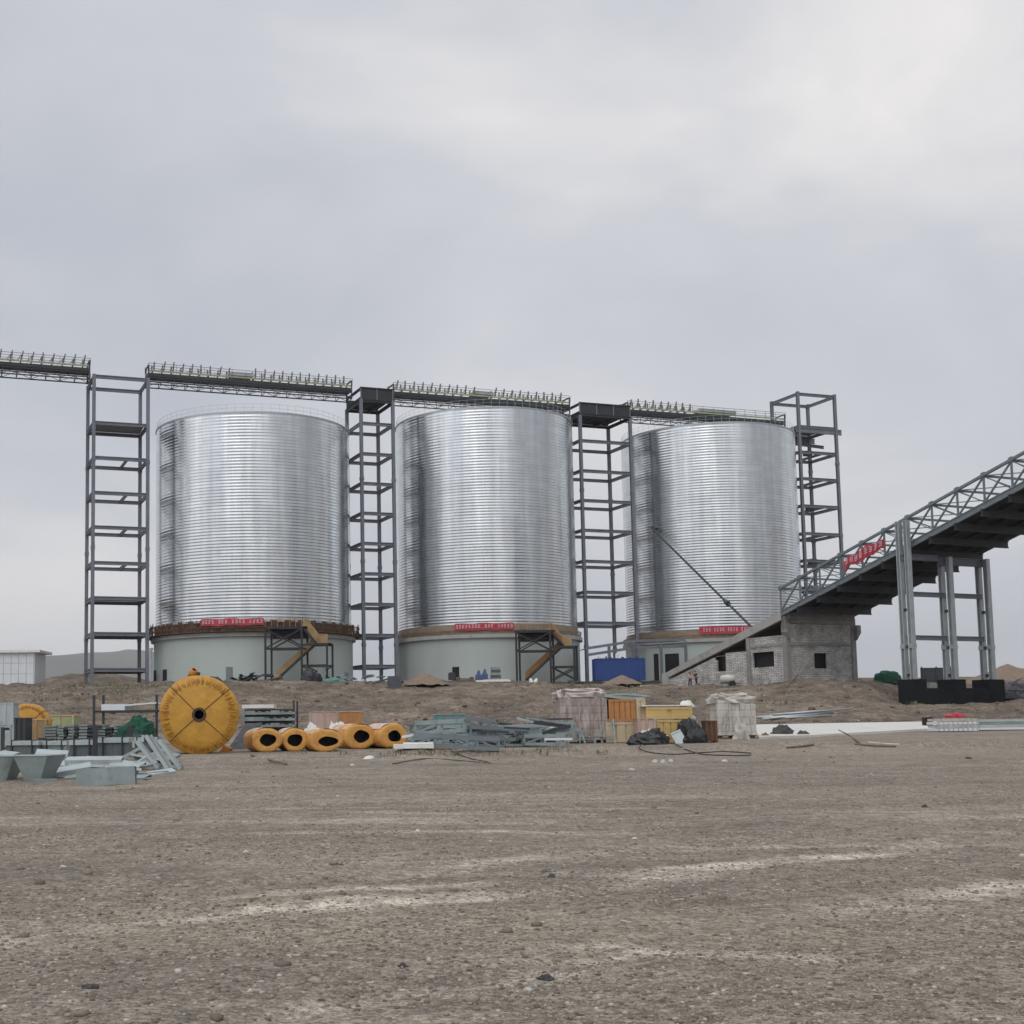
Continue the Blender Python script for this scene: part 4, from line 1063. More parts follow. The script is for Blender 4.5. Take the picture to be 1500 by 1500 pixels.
# --- stacks of sheet bundles, left
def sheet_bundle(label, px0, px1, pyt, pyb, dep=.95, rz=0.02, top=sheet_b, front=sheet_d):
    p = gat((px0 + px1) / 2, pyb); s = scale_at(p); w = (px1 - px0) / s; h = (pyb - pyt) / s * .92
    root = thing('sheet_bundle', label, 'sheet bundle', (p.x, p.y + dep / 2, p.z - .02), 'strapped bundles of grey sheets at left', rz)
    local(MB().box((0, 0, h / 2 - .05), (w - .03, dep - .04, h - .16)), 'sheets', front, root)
    mb = MB().box((0, -.02, h - .06), (w, dep + .06, .14)); mb.box((0, -.02, .03), (w, dep, .05)); local(mb, 'cover_plates', top, root)  # paler colour on the top plates paints in the overhead light
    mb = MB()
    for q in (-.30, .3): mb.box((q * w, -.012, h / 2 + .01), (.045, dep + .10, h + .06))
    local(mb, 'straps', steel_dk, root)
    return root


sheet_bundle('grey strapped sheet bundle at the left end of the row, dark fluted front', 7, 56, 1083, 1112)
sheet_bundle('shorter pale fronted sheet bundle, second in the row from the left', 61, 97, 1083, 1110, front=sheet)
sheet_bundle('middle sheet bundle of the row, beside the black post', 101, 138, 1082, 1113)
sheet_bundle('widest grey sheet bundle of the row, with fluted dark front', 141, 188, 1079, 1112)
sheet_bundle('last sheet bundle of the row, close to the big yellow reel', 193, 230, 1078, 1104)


def post(label, px, pyt, pyb, w=.12):
    p = gat(px, pyb); h = (pyb - pyt) / scale_at(p); p = p + Vector((0, .02, 0))
    mb = MB().box((0, 0, h / 2), (w, .1, h)); mb.box((0, .35, h - .06), (w * .8, .7, .1)); mb.box((0, .35, .05), (w * 1.3, .8, .1))
    return tag(mb.build('rack_post', steel_dk, None, False, loc=p), label, 'rack post', 'black rack posts between the bundles')


post('black rack post between the left picture edge and the first bundle', 3.5, 1066, 1106)
post('black rack post between the first and the pale fronted bundle', 58.5, 1081, 1107)
post('black rack post between the pale fronted and the middle bundle', 99, 1083, 1107)
post('tall thin black post in front of the row of bundles', 139, 1063, 1115)
post('black rack post between the widest bundle and the last one', 190.5, 1063, 1108, .16)


def plate_stack(label, px0, px1, pyt, pyb, n, m=sheet, dep=1.1, group='stacks of slatted plates'):
    p = gat((px0 + px1) / 2, pyb); s = scale_at(p); w = (px1 - px0) / s; h = (pyb - pyt) / s
    root = thing('plate_stack', label, 'plate stack', (p.x, p.y + dep / 2, p.z), group); st = h / n
    for k in range(n):
        r_ = random.Random(k * 5 + int(px0)); mb = MB().box((r_.uniform(-.03, .03), r_.uniform(-.03, .03), st * (k + .5) + .01), (w, dep, st * .62))
        mb.box((0, 0, st * k + .02), (w * .8, dep * .7, st * .4)); local(mb, 'plate', m, root)
    return root


for a, b, t, bt, n, l in ((62, 82, 1063, 1096, 8, 'slatted plate stack behind the pale fronted bundle'), (84, 93, 1064, 1096, 8, 'narrow slatted plate stack, second of the slatted row'), (99, 108, 1062, 1096, 8, 'slatted plate stack with a dark gap on each side, middle of the slatted row'),
                          (115, 127, 1061, 1096, 8, 'slatted plate stack left of the tall thin black post'), (141, 154, 1061, 1095, 8, 'slatted plate stack right of the tall thin black post'), (166, 179, 1061, 1095, 8, 'last slatted plate stack, in front of the green netting')):
    plate_stack(l, a, b, t, bt, n)
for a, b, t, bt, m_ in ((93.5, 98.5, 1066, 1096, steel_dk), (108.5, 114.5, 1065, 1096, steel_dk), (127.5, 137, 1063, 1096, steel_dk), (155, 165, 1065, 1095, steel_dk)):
    plate_stack('dark slatted filler added as the shade in a gap between the grey plate stacks', a, b, t, bt, 6, m_, .9, 'dark shade fillers between the plate stacks')  # near-black stacks stand in for shade in the gaps


def panel_box(name, label, cat, px0, px1, pyt, pyb, dep, m, rz=0, lift=0, lid=None, group=None):
    """a box seen by its picture size, with a lid, edge battens and feet"""
    p = gat((px0 + px1) / 2, pyb); s = scale_at(p); w = (px1 - px0) / s; h = (pyb - pyt) / s
    root = thing(name, label, cat, (p.x, p.y + dep / 2, p.z + lift), group, rz)
    local(MB().box((0, 0, h / 2 + .02), (w - .06, dep - .06, h - .1)), 'body', m, root)
    local(MB().box((0, 0, h - .02), (w, dep, .05)), 'lid', lid or m, root)
    mb = MB()
    for q in (-1, 0, 1): mb.box((q * (w / 2 - .05), -dep / 2 + .01, h / 2), (.08, .05, h - .08))
    for q in (-1, 1): mb.box((q * w * .36, 0, .03), (.1, dep, .1))
    local(mb, 'battens', m, root)
    return root


panel_box('steel_case', 'pale blue grey sheet case standing highest at the left edge of the picture', 'steel case', -6, 19, 1030, 1095, 1.0, sheet_b)
panel_box('steel_case', 'long low pale case behind the first bundle at the left edge', 'steel case', -4, 32, 1061, 1097, .9, sheet_b)
panel_box('steel_rack', 'black steel rack crate behind the left bundles under the half hidden yellow reel', 'rack', 20, 37, 1052, 1098, 1.2, steel_dk)
panel_box('timber_stack', 'stack of pale olive and yellow boards behind the slatted plates', 'timber stack', 66, 108, 1048, 1088, 1.4, olive, lid=wood)
panel_box('timber_stack', 'low stack of weathered orange boards right beside the half hidden yellow reel', 'timber stack', 36, 68, 1054, 1092, 1.2, ply, lid=woodp)

# black frame with green netting and pale sheets
p = gat(181, 1093); s = scale_at(p)
rk = thing('steel_rack', 'open black steel rack with pale sheets on top, behind the green netting', 'rack', (p.x, p.y, p.z))
X = lambda px: (px - 181) / s
for px in (137.5, 150, 228):
    local(MB().box((X(px), .2 if px > 140 else 0, 1.08), (.1, .1, 2.2)), 'upright', steel_dk, rk)
mb = MB(); mb.box((X(183), .1, 1.48), (X(229) - X(137), .1, .09)); mb.box((X(183), 1.4, 1.48), (X(229) - X(137), .1, .09)); mb.box((X(183), .1, .7), (X(229) - X(137), .1, .09)); local(mb, 'rails', steel_dk, rk)
mb = MB(); mb.box((X(165), .7, 1.66), (1.0, 1.3, .26)); mb.box((X(205), .7, 1.78), (1.35, 1.3, .07), (Vector((1, 0, .07)).normalized(), Vector((0, 1, 0)), Vector((-.07, 0, 1)).normalized())); local(mb, 'pale_sheets', whitep, rk)
p = gat(197, 1096); tag(MB().blob((0, 0, 0), (1.75, 1.1, 1.02), 9, .32, 2.2, 26, 12).build('netting_heap', green, None, False, loc=(p.x, p.y + .55, p.z + .15)), 'heap of crumpled bright green netting left of the big yellow reel', 'netting heap')
p = gat(200, 1099); tag(MB().blob((0, 0, 0), (1.9, .9, .55), 19, .3, 2, 22, 9).build('plastic_sheeting', btarp, None, False, loc=(p.x, p.y + .5, p.z)), 'black plastic sheeting under the green netting heap', 'plastic sheeting')

# open slatted steel stack right of the reel
p = gat(392, 1096); s = scale_at(p)
st_ = thing('slatted_frame_stack', 'stack of dark slatted steel frames under a white slab, right of the big reel', 'frame stack', (p.x, p.y + .4, p.z))
X = lambda px: (px - 392) / s
for k in range(6):
    z = .12 + k * .245; mb = MB()
    for y in (0, 1.5): mb.box((0, y, z), (X(430) - X(351), .08, .09))
    for q in range(7): mb.box((X(351) + (X(430) - X(351)) * (q + .5) / 7, .75, z + .06), (.12, 1.6, .05))
    for q in (366, 402 if k % 2 else 380): mb.box((X(q), -.045, z + .03), (.36, .02, .16))
    local(mb, 'slatted_frame', sheet if k % 2 else teal, st_)
local(MB().box((0, .8, .80), (1.85, 1.35, 1.42)), 'gap_shade_core', steel_dk, st_)  # dark block stands in for the shade between the frames
local(MB().box((X(377), .7, 1.62), (X(398) - X(351), 1.5, .14)), 'white_slab', white, st_)
for px in (428.5, 431): local(MB().box((X(px) + .03, .02 if px < 430 else 1.3, .92), (.07, .07, 1.84)), 'upright', steel_dk, st_)

# --- heap of bent sheet steel pieces, front left
def hopper(label, px, pyb, wpx, hpx, rz, tilt=0):
    p = gat(px, pyb); s = scale_at(p); w, h = wpx / s, hpx / s; b = .43
    root = thing('hopper_section', label, 'hopper section', (p.x, p.y + .3, p.z - .01), 'cut hopper pieces in the heap of sheet steel', rz)
    T = [(-w / 2, -.12, h), (w / 2, -.12, h), (w / 2, .75, h), (-w / 2, .75, h)]; B = [(-w * b / 2, 0, 0), (w * b / 2, 0, 0), (w * b / 2, .5, 0), (-w * b / 2, .5, 0)]
    th = .012
    for i in range(4):
        j = (i + 1) % 4; a, c, d, e = (Vector(q) for q in (B[i], B[j], T[j], T[i])); n_ = (c - a).cross(d - a).normalized()
        local(MB().prism([a, c, d, e], n_ * th), 'side_plate', sheet, root)
    mb = MB()
    for i in range(4): mb.bar(Vector(T[i]) + Vector((0, 0, .012)), Vector(T[(i + 1) % 4]) + Vector((0, 0, .012)), .07, .02)
    local(mb, 'top_flange', sheet_b, root); local(MB().prism([Vector(T[0]) + Vector((.03, .04, -.03)), Vector(T[1]) + Vector((-.03, .04, -.03)), Vector(T[2]) + Vector((-.03, -.04, .0)), Vector(T[3]) + Vector((.03, -.04, .0))], (0, 0, .012)), 'cover_sheet', sheet_b, root)
    return root


hopper('upside tapering hopper section, fully seen, at the front of the steel heap', 43, 1146, 54, 38, R(-14))
hopper('tapering hopper section cut off by the left edge of the picture', -7, 1145, 50, 36, R(-8))


def channel(label, px, pyb, L_, w, h, rz, tilt=0, roll=0, m=sheet, lift=0.0, name='bent_channel'):
    p = gat(px, pyb); root = None
    mb = MB(); t = .012
    mb.box((0, 0, 0), (L_, w, t)); mb.box((0, w / 2 - t / 2, -h / 2 - t / 2 - .001), (L_, t, h)); mb.box((0, -w / 2 + t / 2, -h / 2 - t / 2 - .001), (L_, t, h))
    o = mb.build(name, m, None, False, loc=(p.x, p.y, p.z + h + lift)); o.rotation_euler = (roll, tilt, rz)
    return tag(o, label, 'sheet channel', 'bent channels in the heap of sheet steel')


channel('folded pale sheet channel leaning over the back of the heap behind the hopper', 76, 1120, .86, .62, .30, R(10), R(4), R(14), sheet_b, .02)
channel('folded sheet channel lying behind the cut off hopper at the left edge', 10, 1117, .62, .5, .25, R(-20), R(6), R(10), sheet_b, .04)
channel('long flat sheet channel lying across the heap, tipped to the left', 96, 1139, 1.15, .42, .10, R(12), R(-9), R(14), sheet_b, .10)
channel('widest sheet channel lying flat in the middle of the steel heap', 138, 1128, 1.45, .5, .14, R(4), 0, R(10), sheet_b, .16)
channel('open sheet channel at the front right of the heap, its face to the viewer', 156, 1150, 1.22, .48, .36, R(6), R(-2), R(-4), sheet, -.01)
channel('narrow strut leaning up to the left in the steel heap', 186, 1120, 1.0, .09, .06, R(12), R(-28), 0, sheet_b, .22)
channel('short sheet piece propped under the leaning strut', 205, 1124, .6, .2, .06, R(30), R(-30), 0, sheet_b, .12)
channel('flat offcut of sheet steel under the leaning brackets', 222, 1134, .75, .5, .03, R(18), R(-4), 0, sheet, .02)


def bracket(label, px, pyb, L_, lean, rz, w=.34):
    p = gat(px, pyb); root = thing('bent_bracket', label, 'bracket', (p.x, p.y, p.z), 'leaning brackets of the steel heap', rz)
    c, s = math.cos(lean), math.sin(lean); q = Vector((-c * L_, 0, s * L_)); d = q.normalized(); n_ = Vector((0, 1, 0)).cross(d) 
    local(MB().box(q / 2, (L_, w, .016), (d, Vector((0, 1, 0)), n_)), 'web_plate', sheet, root)
    mb = MB()
    for y in (-w / 2, w / 2): mb.box(q / 2 + n_ * .045 + Vector((0, y, 0)), (L_, .014, .09), (d, Vector((0, 1, 0)), n_))
    local(mb, 'flanges', sheet_b, root); local(MB().box(q + Vector((-.03, 0, -.05)), (.06, w + .05, .17)), 'foot_plate', sheet_b, root); local(MB().box(Vector((.03, 0, .06)), (.1, w, .12)), 'toe_plate', sheet, root)
    return root


for k, (px, py, L_, w, rz, tl, rl, lf, m_) in enumerate(((20, 1128, .7, .4, 30, 12, 20, .06, sheet_b), (88, 1130, .8, .35, -14, 8, -18, .05, sheet), (108, 1124, .9, .4, 20, -6, 24, .06, sheet_b), (120, 1142, .8, .3, -8, -4, 10, .02, sheet), (178, 1136, .9, .3, 24, 6, -20, .1, sheet_b), (196, 1142, .7, .35, -18, -3, 12, 0, sheet), (66, 1146, .5, .25, 16, 0, 0, 0, sheet), (206, 1128, .8, .3, 26, -14, 22, .08, sheet_b), (216, 1122, .9, .3, -12, 10, -25, .15, sheet), (236, 1134, .7, .28, 34, -6, 14, .0, sheet_b), (244, 1121, .8, .3, 50, -18, 10, .12, sheet), (186, 1128, .9, .4, -20, 4, 18, .1, sheet_b), (226, 1116, .7, .25, 12, -22, 0, .2, sheet_b), (130, 1133, 1.0, .4, 14, 3, -12, .12, sheet_b), (52, 1130, .8, .3, -24, 6, 16, .1, sheet), (150, 1122, 1.0, .4, -6, 5, 30, .05, sheet))):
    channel('offcut of grey sheet steel wedged among the larger pieces of the heap', px, py, L_, w, .06, R(rz), R(tl), R(rl), m_, lf, 'sheet_offcut')
bracket('bent steel bracket leaning left, middle of the heap', 231, 1127, .92, R(50), R(-10), .2)
bracket('widest bent steel bracket leaning left, at the right end of the heap', 249, 1132, 1.1, R(55), R(-14), .3)
bracket('slim bent bracket leaning close to the big yellow reel', 263, 1128, .95, R(52), R(-8), .16)

# --- conveyor frame sections, centre
def frame_section(label, L_, H=.34, D=.75, m=teal):
    root = thing('lattice_section', label, 'steel section', ZERO, 'grey green steel frame sections lying in a long stack')
    for y in (0, D):
        mb = MB(); mb.bar((0, y, .04), (L_, y, .04), .10, .10); mb.bar((0, y, H), (L_, y, H), .10, .13)
        n = max(2, int(L_ / .62))
        for i in range(n + 1): mb.bar((L_ * i / n, y + .004, .07), (L_ * i / n, y + .004, H - .04), .075)
        for i in range(n): mb.bar((L_ * (i + (i % 2)) / n, y - .004, .06), (L_ * (i + 1 - (i % 2)) / n, y - .004, H - .04), .05)
        local(mb, 'side_frame', m, root)
    mb = MB(); n = max(2, int(L_ / .9))
    for i in range(n + 1):
        mb.bar((L_ * i / n * .98 + .02, .0, H + .06), (L_ * i / n * .98 + .02, D, H + .06), .07, .05); mb.bar((L_ * i / n * .98 + .02, 0, .0), (L_ * i / n * .98 + .02, D, .0), .05, .05)
    local(mb, 'cross_members', m, root); return root


FS = {}
FL = 'grey green lattice frame section in the long stack right of the foam rolls'
def lay(px, pyb, L_, rz=0.0, lift=0.0, dy=0.0, tilt=0.0, m=teal, H=.34):
    k = (L_, m.name, H)
    p = gat(px, pyb); loc = (p.x, p.y + dy, p.z + lift + .03)
    if k not in FS: FS[k] = frame_section(FL, L_, H, m=m); o = FS[k]; o.location = loc; o.rotation_euler = (0, tilt, rz)
    else: o = dup(FS[k], loc); o.rotation_euler = (0, tilt, rz)
    return o


rl = random.Random(21)
for row, (yb, dy, lift, n_) in enumerate(((1095, 0, 0, 5), (1095, .25, .38, 4), (1091, 1.5, 0, 4), (1091, 1.5, .36, 3), (1095, .5, .72, 1))):
    for k in range(n_):
        px = (612, 648, 690, 735, 778)[k] + rl.uniform(-10, 10) if row != 4 else (655, 720)[k]
        lay(px, yb, rl.choice((1.5, 1.9, 2.6) if px < 760 else (1.5,)), R(rl.uniform(-13, 13)), lift + rl.uniform(-.03, .06), dy + rl.uniform(-.2, .3), R(rl.uniform(-4, 4)), rl.choice((teal, teal, sheet, steel_b)))
lay(628, 1096, 1.5, R(-24), .05, -.35); lay(792, 1092, 1.5, R(14), .3, .4, R(-5))
for k in range(22):
    px = rl.uniform(610, 820); q = gat(px, 1096 - rl.uniform(0, 5)); L_ = rl.uniform(.5, 1.7); o = MB().bar((-L_ / 2, 0, 0), (L_ / 2, 0, 0), rl.uniform(.04, .09), rl.uniform(.04, .12)).bar((-L_ * .48, .09, .0), (L_ * .48, .09, 0), .03).build('loose_strut', rl.choice((sheet_b, whitep, steel_dk, teal, steel_dk)), None, False, loc=(q.x, q.y + rl.uniform(-.2, .8), q.z + rl.uniform(.1, 1.0)))
    o.rotation_euler = (0, R(rl.uniform(-14, 14)), R(rl.uniform(-30, 30))); tag(o, 'loose steel strut lying among the lattice frame sections right of the foam rolls', 'strut', 'loose struts in the steel stack')
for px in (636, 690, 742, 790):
    q = gat(px, 1093); tag(MB().box((0, 0, .3), (1.5, .5, .55)).box((0, 0, .6), (1.3, .4, .08)).build('gap_shade_block', steel_dk, None, False, loc=(q.x, q.y + 1.0, q.z)), 'dark block added as the shade inside the stack of lattice frame sections', 'crate', 'dark shade blocks in the steel stack')  # dark blocks put in for the shaded gaps among the frames
q = gat(800, 1091); o = MB().bar((-.5, 0, .05), (.55, .1, .35), .06).bar((.1, .02, .42), (.32, .02, .08), .06).build('bright_strut', whitep, None, False, loc=(q.x - .2, q.y - .1, q.z + .35)); tag(o, 'pale bent strut lying on the right end of the frame stack', 'strut')
panel_box('teal_crate', 'small teal crate standing behind the steel frame stack', 'crate', 636, 683, 1046, 1083, 1.0, tealp, lid=teal)
p = gat(752, 1094); tag(MB().box((0, 0, .03), (1.35, .16, .05)).box((.1, .2, .04), (1.1, .12, .06)).build('white_plank', woodp, None, False, loc=(p.x, p.y - .2, p.z)), 'pale planks lying in front of the steel frame stack', 'plank')
p = gat(606, 1097); tag(MB().box((0, 0, .06), (1.2, .9, .12)).box((.15, .1, .15), (.9, .7, .05)).build('white_slab', white, None, False, loc=(p.x, p.y + .3, p.z)), 'white foam slab on the ground right of the last foam roll', 'slab')
p = gat(655, 1098); tag(MB().box((0, 0, .05), (.75, .2, .1)).box((.05, .05, .12), (.6, .12, .05)).build('orange_timber', ply_o, None, False, loc=(p.x, p.y, p.z)), 'orange timber offcut in front of the steel frame stack', 'timber')


def a_frame(label, px, pyb, w, h, rz, lean):
    p = gat(px, pyb); root = thing('steel_trestle_frame', label, 'trestle frame', (p.x, p.y, p.z), 'small upright steel frames', rz)
    local(MB().bar((-w / 2, 0, 0), (-w / 2 + .1, lean, h), .06), 'leg', teal, root); local(MB().bar((w / 2, 0, 0), (w / 2 - .1, lean, h), .06), 'leg', teal, root)
    mb = MB(); mb.bar((-w / 2 + .1, lean, h - .03), (w / 2 - .1, lean, h - .03), .055); mb.bar((-w / 2 + .03, lean * .3, h * .3), (w / 2 - .03, lean * .3, h * .3), .05); mb.bar((-w / 2 + .03, lean * .3 + .01, h * .3), (w / 2 - .1, lean, h - .05), .045); local(mb, 'cross_bars', teal, root)


a_frame('upright steel trestle frame in front of the tall wrapped pallet', 866, 1089, .9, .92, R(5), .25); a_frame('steel trestle frame leaning in front of the crate with orange slats', 886, 1089, .8, .95, R(-22), .3)
a_frame('low steel trestle frame at the left foot of the tall wrapped pallet', 845, 1090, .7, .5, R(12), .2)
p = gat(904, 1086); mb = MB()
for k in range(5): mb.bar((-.45 + k * .2, 0, .02), (-.3 + k * .2, .12, .62), .06, .05)
mb.box((0, .2, .33), (1.1, .3, .55)); tag(mb.build('scrap_timber', woodd, None, False, loc=(p.x, p.y + .3, p.z)), 'reddish brown timber scraps leaning under the crate with orange slats', 'timber')


# --- wrapped pallets
def wrapped_pallet(label, px0, px1, pyt, pyb, dep, m, seed, topblob):
    p = gat((px0 + px1) / 2, pyb); s = scale_at(p); w, h = (px1 - px0) / s, (pyb - pyt) / s
    root = thing('wrapped_pallet', label, 'wrapped pallet', (p.x, p.y + dep / 2, p.z), 'plastic wrapped pallets')
    n = 64; mm_ = 26; mb = MB(); rr = random.Random(seed)
    for i in range(mm_ + 1):
        v = i / mm_; z = .14 + (h - .14) * (v if v < .93 else .93 + (v - .93))
        shr = 1.0 if v < .92 else 1 - .30 * ((v - .92) / .08) ** 2
        for k in range(n):
            a = 2 * math.pi * k / n; c_, s_ = math.cos(a), math.sin(a); q = 1 / max(abs(c_), abs(s_)) ; q = min(q, 1.36)
            wv = 1 + .016 * mnoise.noise(Vector((c_ * 3, s_ * 3, z * 2.2 + seed))) + .012 * mnoise.noise(Vector((c_ * 9, s_ * 9, z * 1.2 + seed * 2)))
            x, y = c_ * q * w / 2 * wv * shr, s_ * q * dep / 2 * wv * shr
            mb.v.append(Vector((x, y, z + (topblob * (c_ * -.3 + .25 * mnoise.noise(Vector((x * 1.5, y * 1.5, seed)))) if v > .8 else 0) * min(1, (v - .8) / .15 if v > .8 else 0))))
    for i in range(mm_):
        for k in range(n): mb.f.append((i * n + k, i * n + (k + 1) % n, (i + 1) * n + (k + 1) % n, (i + 1) * n + k))
    mb.f.append(tuple(mm_ * n + k for k in range(n)))
    local(mb, 'wrapped_cartons', cart1 if m is wrap else cart2, root, False)
    local(MB().blob((-.04 * w, 0, h - .10), (w * 1.03, dep * 1.03, .24 + topblob * .5), seed + 3, .3, 2.6, 40, 12, box=.45), 'film_cap', wrap2 if m is wrap2 else pinkcap, root, False)
    mb = MB()
    for z in (.02, .12): 
        for y in (-.4, 0, .4): mb.box((0, y * dep, z), (w * .98, .11, .03))
    for x in (-.42, 0, .42):
        for y in (-.38, 0, .38): mb.box((x * w, y * dep, .07), (.12, .1, .07))
    local(mb, 'pallet', woodd, root); mb = MB()
    for q in (.33, .68): mb.lathe([(.5, 0), (.505, 0)], 4) if False else None
    r_ = random.Random(seed)
    for k in range(9):
        x = r_.uniform(-.42, .42) * w; z0 = r_.uniform(.2, h * .5); mb.tube([Vector((x, -dep * .515, z0)), Vector((x + r_.uniform(-.1, .1), -dep * .535, z0 + h * .2)), Vector((x + r_.uniform(-.15, .15), -dep * .512, z0 + h * .38))], [.005, .016, .006], 5)
    local(mb, 'film_creases', m, root, True)
    return root


pinkcap = mat('pinkish film', (.52, .46, .43), .4, var=.15, scale=3, bump=.8, bscale=6, col2=(.38, .33, .30), amt=.5)
wrapped_pallet('tallest plastic wrapped pallet, brownish grey, right of the steel frame stack', 823, 892, 1018, 1089, 1.7, wrap, 3, .2)
wrapped_pallet('paler plastic wrapped pallet at the right end of the stores, film torn at its foot', 1053, 1110, 1027, 1082, 1.4, wrap2, 8, .32)
p = gat(1085, 1083); tag(MB().blob((0, 0, 0), (.7, .4, .55), 31, .5, 1.6, 16, 8).build('torn_film', wrap2, None, True, loc=(p.x, p.y - .1, p.z)), 'torn pale film bunched at the foot of the paler wrapped pallet', 'plastic film')


# --- crates
def crate(label, px0, px1, pyt, pyb, dep, m, batten, slats, lift=0.0, group='timber crates', dy=0.0, base=None):
    p = gat((px0 + px1) / 2, base or pyb); s = scale_at(p); w, h = (px1 - px0) / s, (pyb - pyt) / s
    root = thing('crate', label, 'crate', (p.x, p.y + dep / 2 + dy, p.z + lift), group)
    local(MB().box((0, 0, h / 2), (w - .05, dep - .05, h - .04)), 'boards', m, root)
    mb = MB()
    for k in range(slats): mb.box((-w / 2 + w * (k + .5) / slats, -dep / 2 + .005, h / 2), (w / slats * .82, .05, h - .02))
    local(mb, 'front_slats', m, root); mb = MB()
    for z in (.06, h - .06): mb.box((0, -dep / 2 - .02, z), (w, .04, .09)); 
    for x in (-w / 2 + .05, w / 2 - .05): mb.box((x, -dep / 2 - .022, h / 2), (.09, .036, h - .2))
    local(mb, 'battens', batten, root); return root


BY = 1088
sc0 = scale_at(gat(920, BY))
crate('lower pale crate under the crate with orange slats', 888, 947, 1058, BY, 1.3, woodp, woodp, 4)
crate('crate with orange brown slats and grey green cover, right of the tall wrapped pallet', 893, 933, 1024, 1057, 1.2, card, card, 5, (BY - 1057.5) / sc0, base=BY)
crate('narrow pale tan crate beside the crate with orange slats', 933.5, 947, 1023, 1057, 1.2, woodp, woodp, 2, (BY - 1057.5) / sc0, base=BY)
p = gat(915, BY); tag(MB().blob((0, 0, 0), (2.3, 1.5, .22), 12, .3, 2, 20, 7, box=.6).build('tarpaulin', tarp, None, False, loc=(p.x, p.y + .75, p.z + (BY - 1024) / sc0 - .03)), 'grey green tarpaulin spread over the crate with orange slats', 'tarpaulin')
crate('long yellow timber crate on top of the stores, white film along its upper edge', 948, 1015, 1036, 1054, 1.3, wood, wood, 2, (BY - 1054.5) / sc0, base=BY)
crate('lower yellow timber crate beneath the long yellow one', 962, 1004, 1054.5, BY, 1.25, wood, wood, 4)
p = gat(980, BY); tag(MB().box((0, 0, 0), (2.0, 1.25, .04)).blob((.85, -.3, -.06), (.55, .5, .26), 4, .3).build('white_film', white, None, False, loc=(p.x, p.y + .65, p.z + (BY - 1034.5) / sc0)), 'white film folded over the top of the long yellow crate', 'plastic film')
panel_box('grey_case', 'pale pinkish carton leaning in the gap left of the lower yellow crate', 'carton', 935, 962, 1052, 1089, .8, pinkb)
panel_box('brick_bundle', 'pinkish wrapped brick bundle behind the orange foam rolls', 'brick bundle', 453, 496, 1042, 1080, 1.2, pinkb, lid=wrap)
panel_box('brick_bundle', 'orange brown brick bundle behind the foam rolls, white film at its corner', 'brick bundle', 497, 531, 1042, 1080, 1.2, card, lid=pinkb)
for px, w, h, sd, l in ((455, .7, .35, 41, 'crumpled white film lying behind the second and third foam rolls'), (492, .8, .4, 42, 'crumpled white film lying behind the squashed foam roll')):
    p = gat(px, 1089); tag(MB().blob((0, 0, 0), (w, .6, h + .45), sd, .55, 2, 18, 9).build('white_film', white, None, False, loc=(p.x, p.y + .6, p.z)), l, 'plastic film')


# --- sacks and black sheeting
def sacks(label, px, pyb, n, m, seed, size=(.45, .35, .26), spread=.5):
    rr = random.Random(seed); p = gat(px, pyb)
    for k in range(n):
        x = rr.uniform(-spread, spread); row = rr.choice((0, 0, 1)); o = MB().blob((0, 0, 0), (size[0] * rr.uniform(.7, 1.2), size[1], size[2] * rr.uniform(.7, 1.2)), seed + k, .35, 1.6, 14, 8, box=.75)
        ob = o.build('sack', m, None, True, loc=(p.x + x, p.y + rr.uniform(-.2, .35), p.z + rr.uniform(.12, .40) * (1 - .8 * abs(x)))); ob.rotation_euler = (0, 0, rr.uniform(0, 3))
        tag(ob, label, 'sack', 'sacks and bags in the middle heap')


p = gat(955, 1091); tag(MB().blob((0, 0, 0), (1.55, .9, .55), 23, .4, 2, 22, 9).build('plastic_sheeting', btarp, None, False, loc=(p.x, p.y + .4, p.z - .03)), 'black plastic sheeting heap in front of the yellow crates with white sacks on it', 'plastic sheeting')
sacks('dirty white sack on the black sheeting heap in front of the yellow crates', 955, 1090, 12, bagw, 50, (.3, .25, .2), .62)
p = gat(1017, 1089); tag(MB().blob((0, 0, 0), (1.25, 1.1, .95), 27, .35, 1.8, 22, 10).build('plastic_sheeting', btarp, None, False, loc=(p.x, p.y + .5, p.z - .03)), 'tall black plastic covered heap right of the yellow crates', 'plastic sheeting')
p = gat(1009, 1088); tag(MB().blob((0, 0, 0), (.85, .6, .3), 29, .3, 1.8, 18, 8).build('sack', bagw, None, True, loc=(p.x, p.y + .5, p.z + .88)), 'large pale sack lying on top of the tall black covered heap', 'sack')
p = gat(998, 1089); ob = MB().box((0, 0, .26), (.42, .06, .55)).box((0, -.03, .5), (.42, .05, .06)).build('pale_board', sheet_b, None, False, loc=(p.x, p.y - .1, p.z)); ob.rotation_euler = (R(-22), R(-24), 0); tag(ob, 'pale blue grey board leaning against the black covered heap', 'board')
panel_box('rusty_box', 'rusty brown box between the black covered heap and the paler wrapped pallet', 'box', 1034, 1052, 1056, 1088, .7, rust)

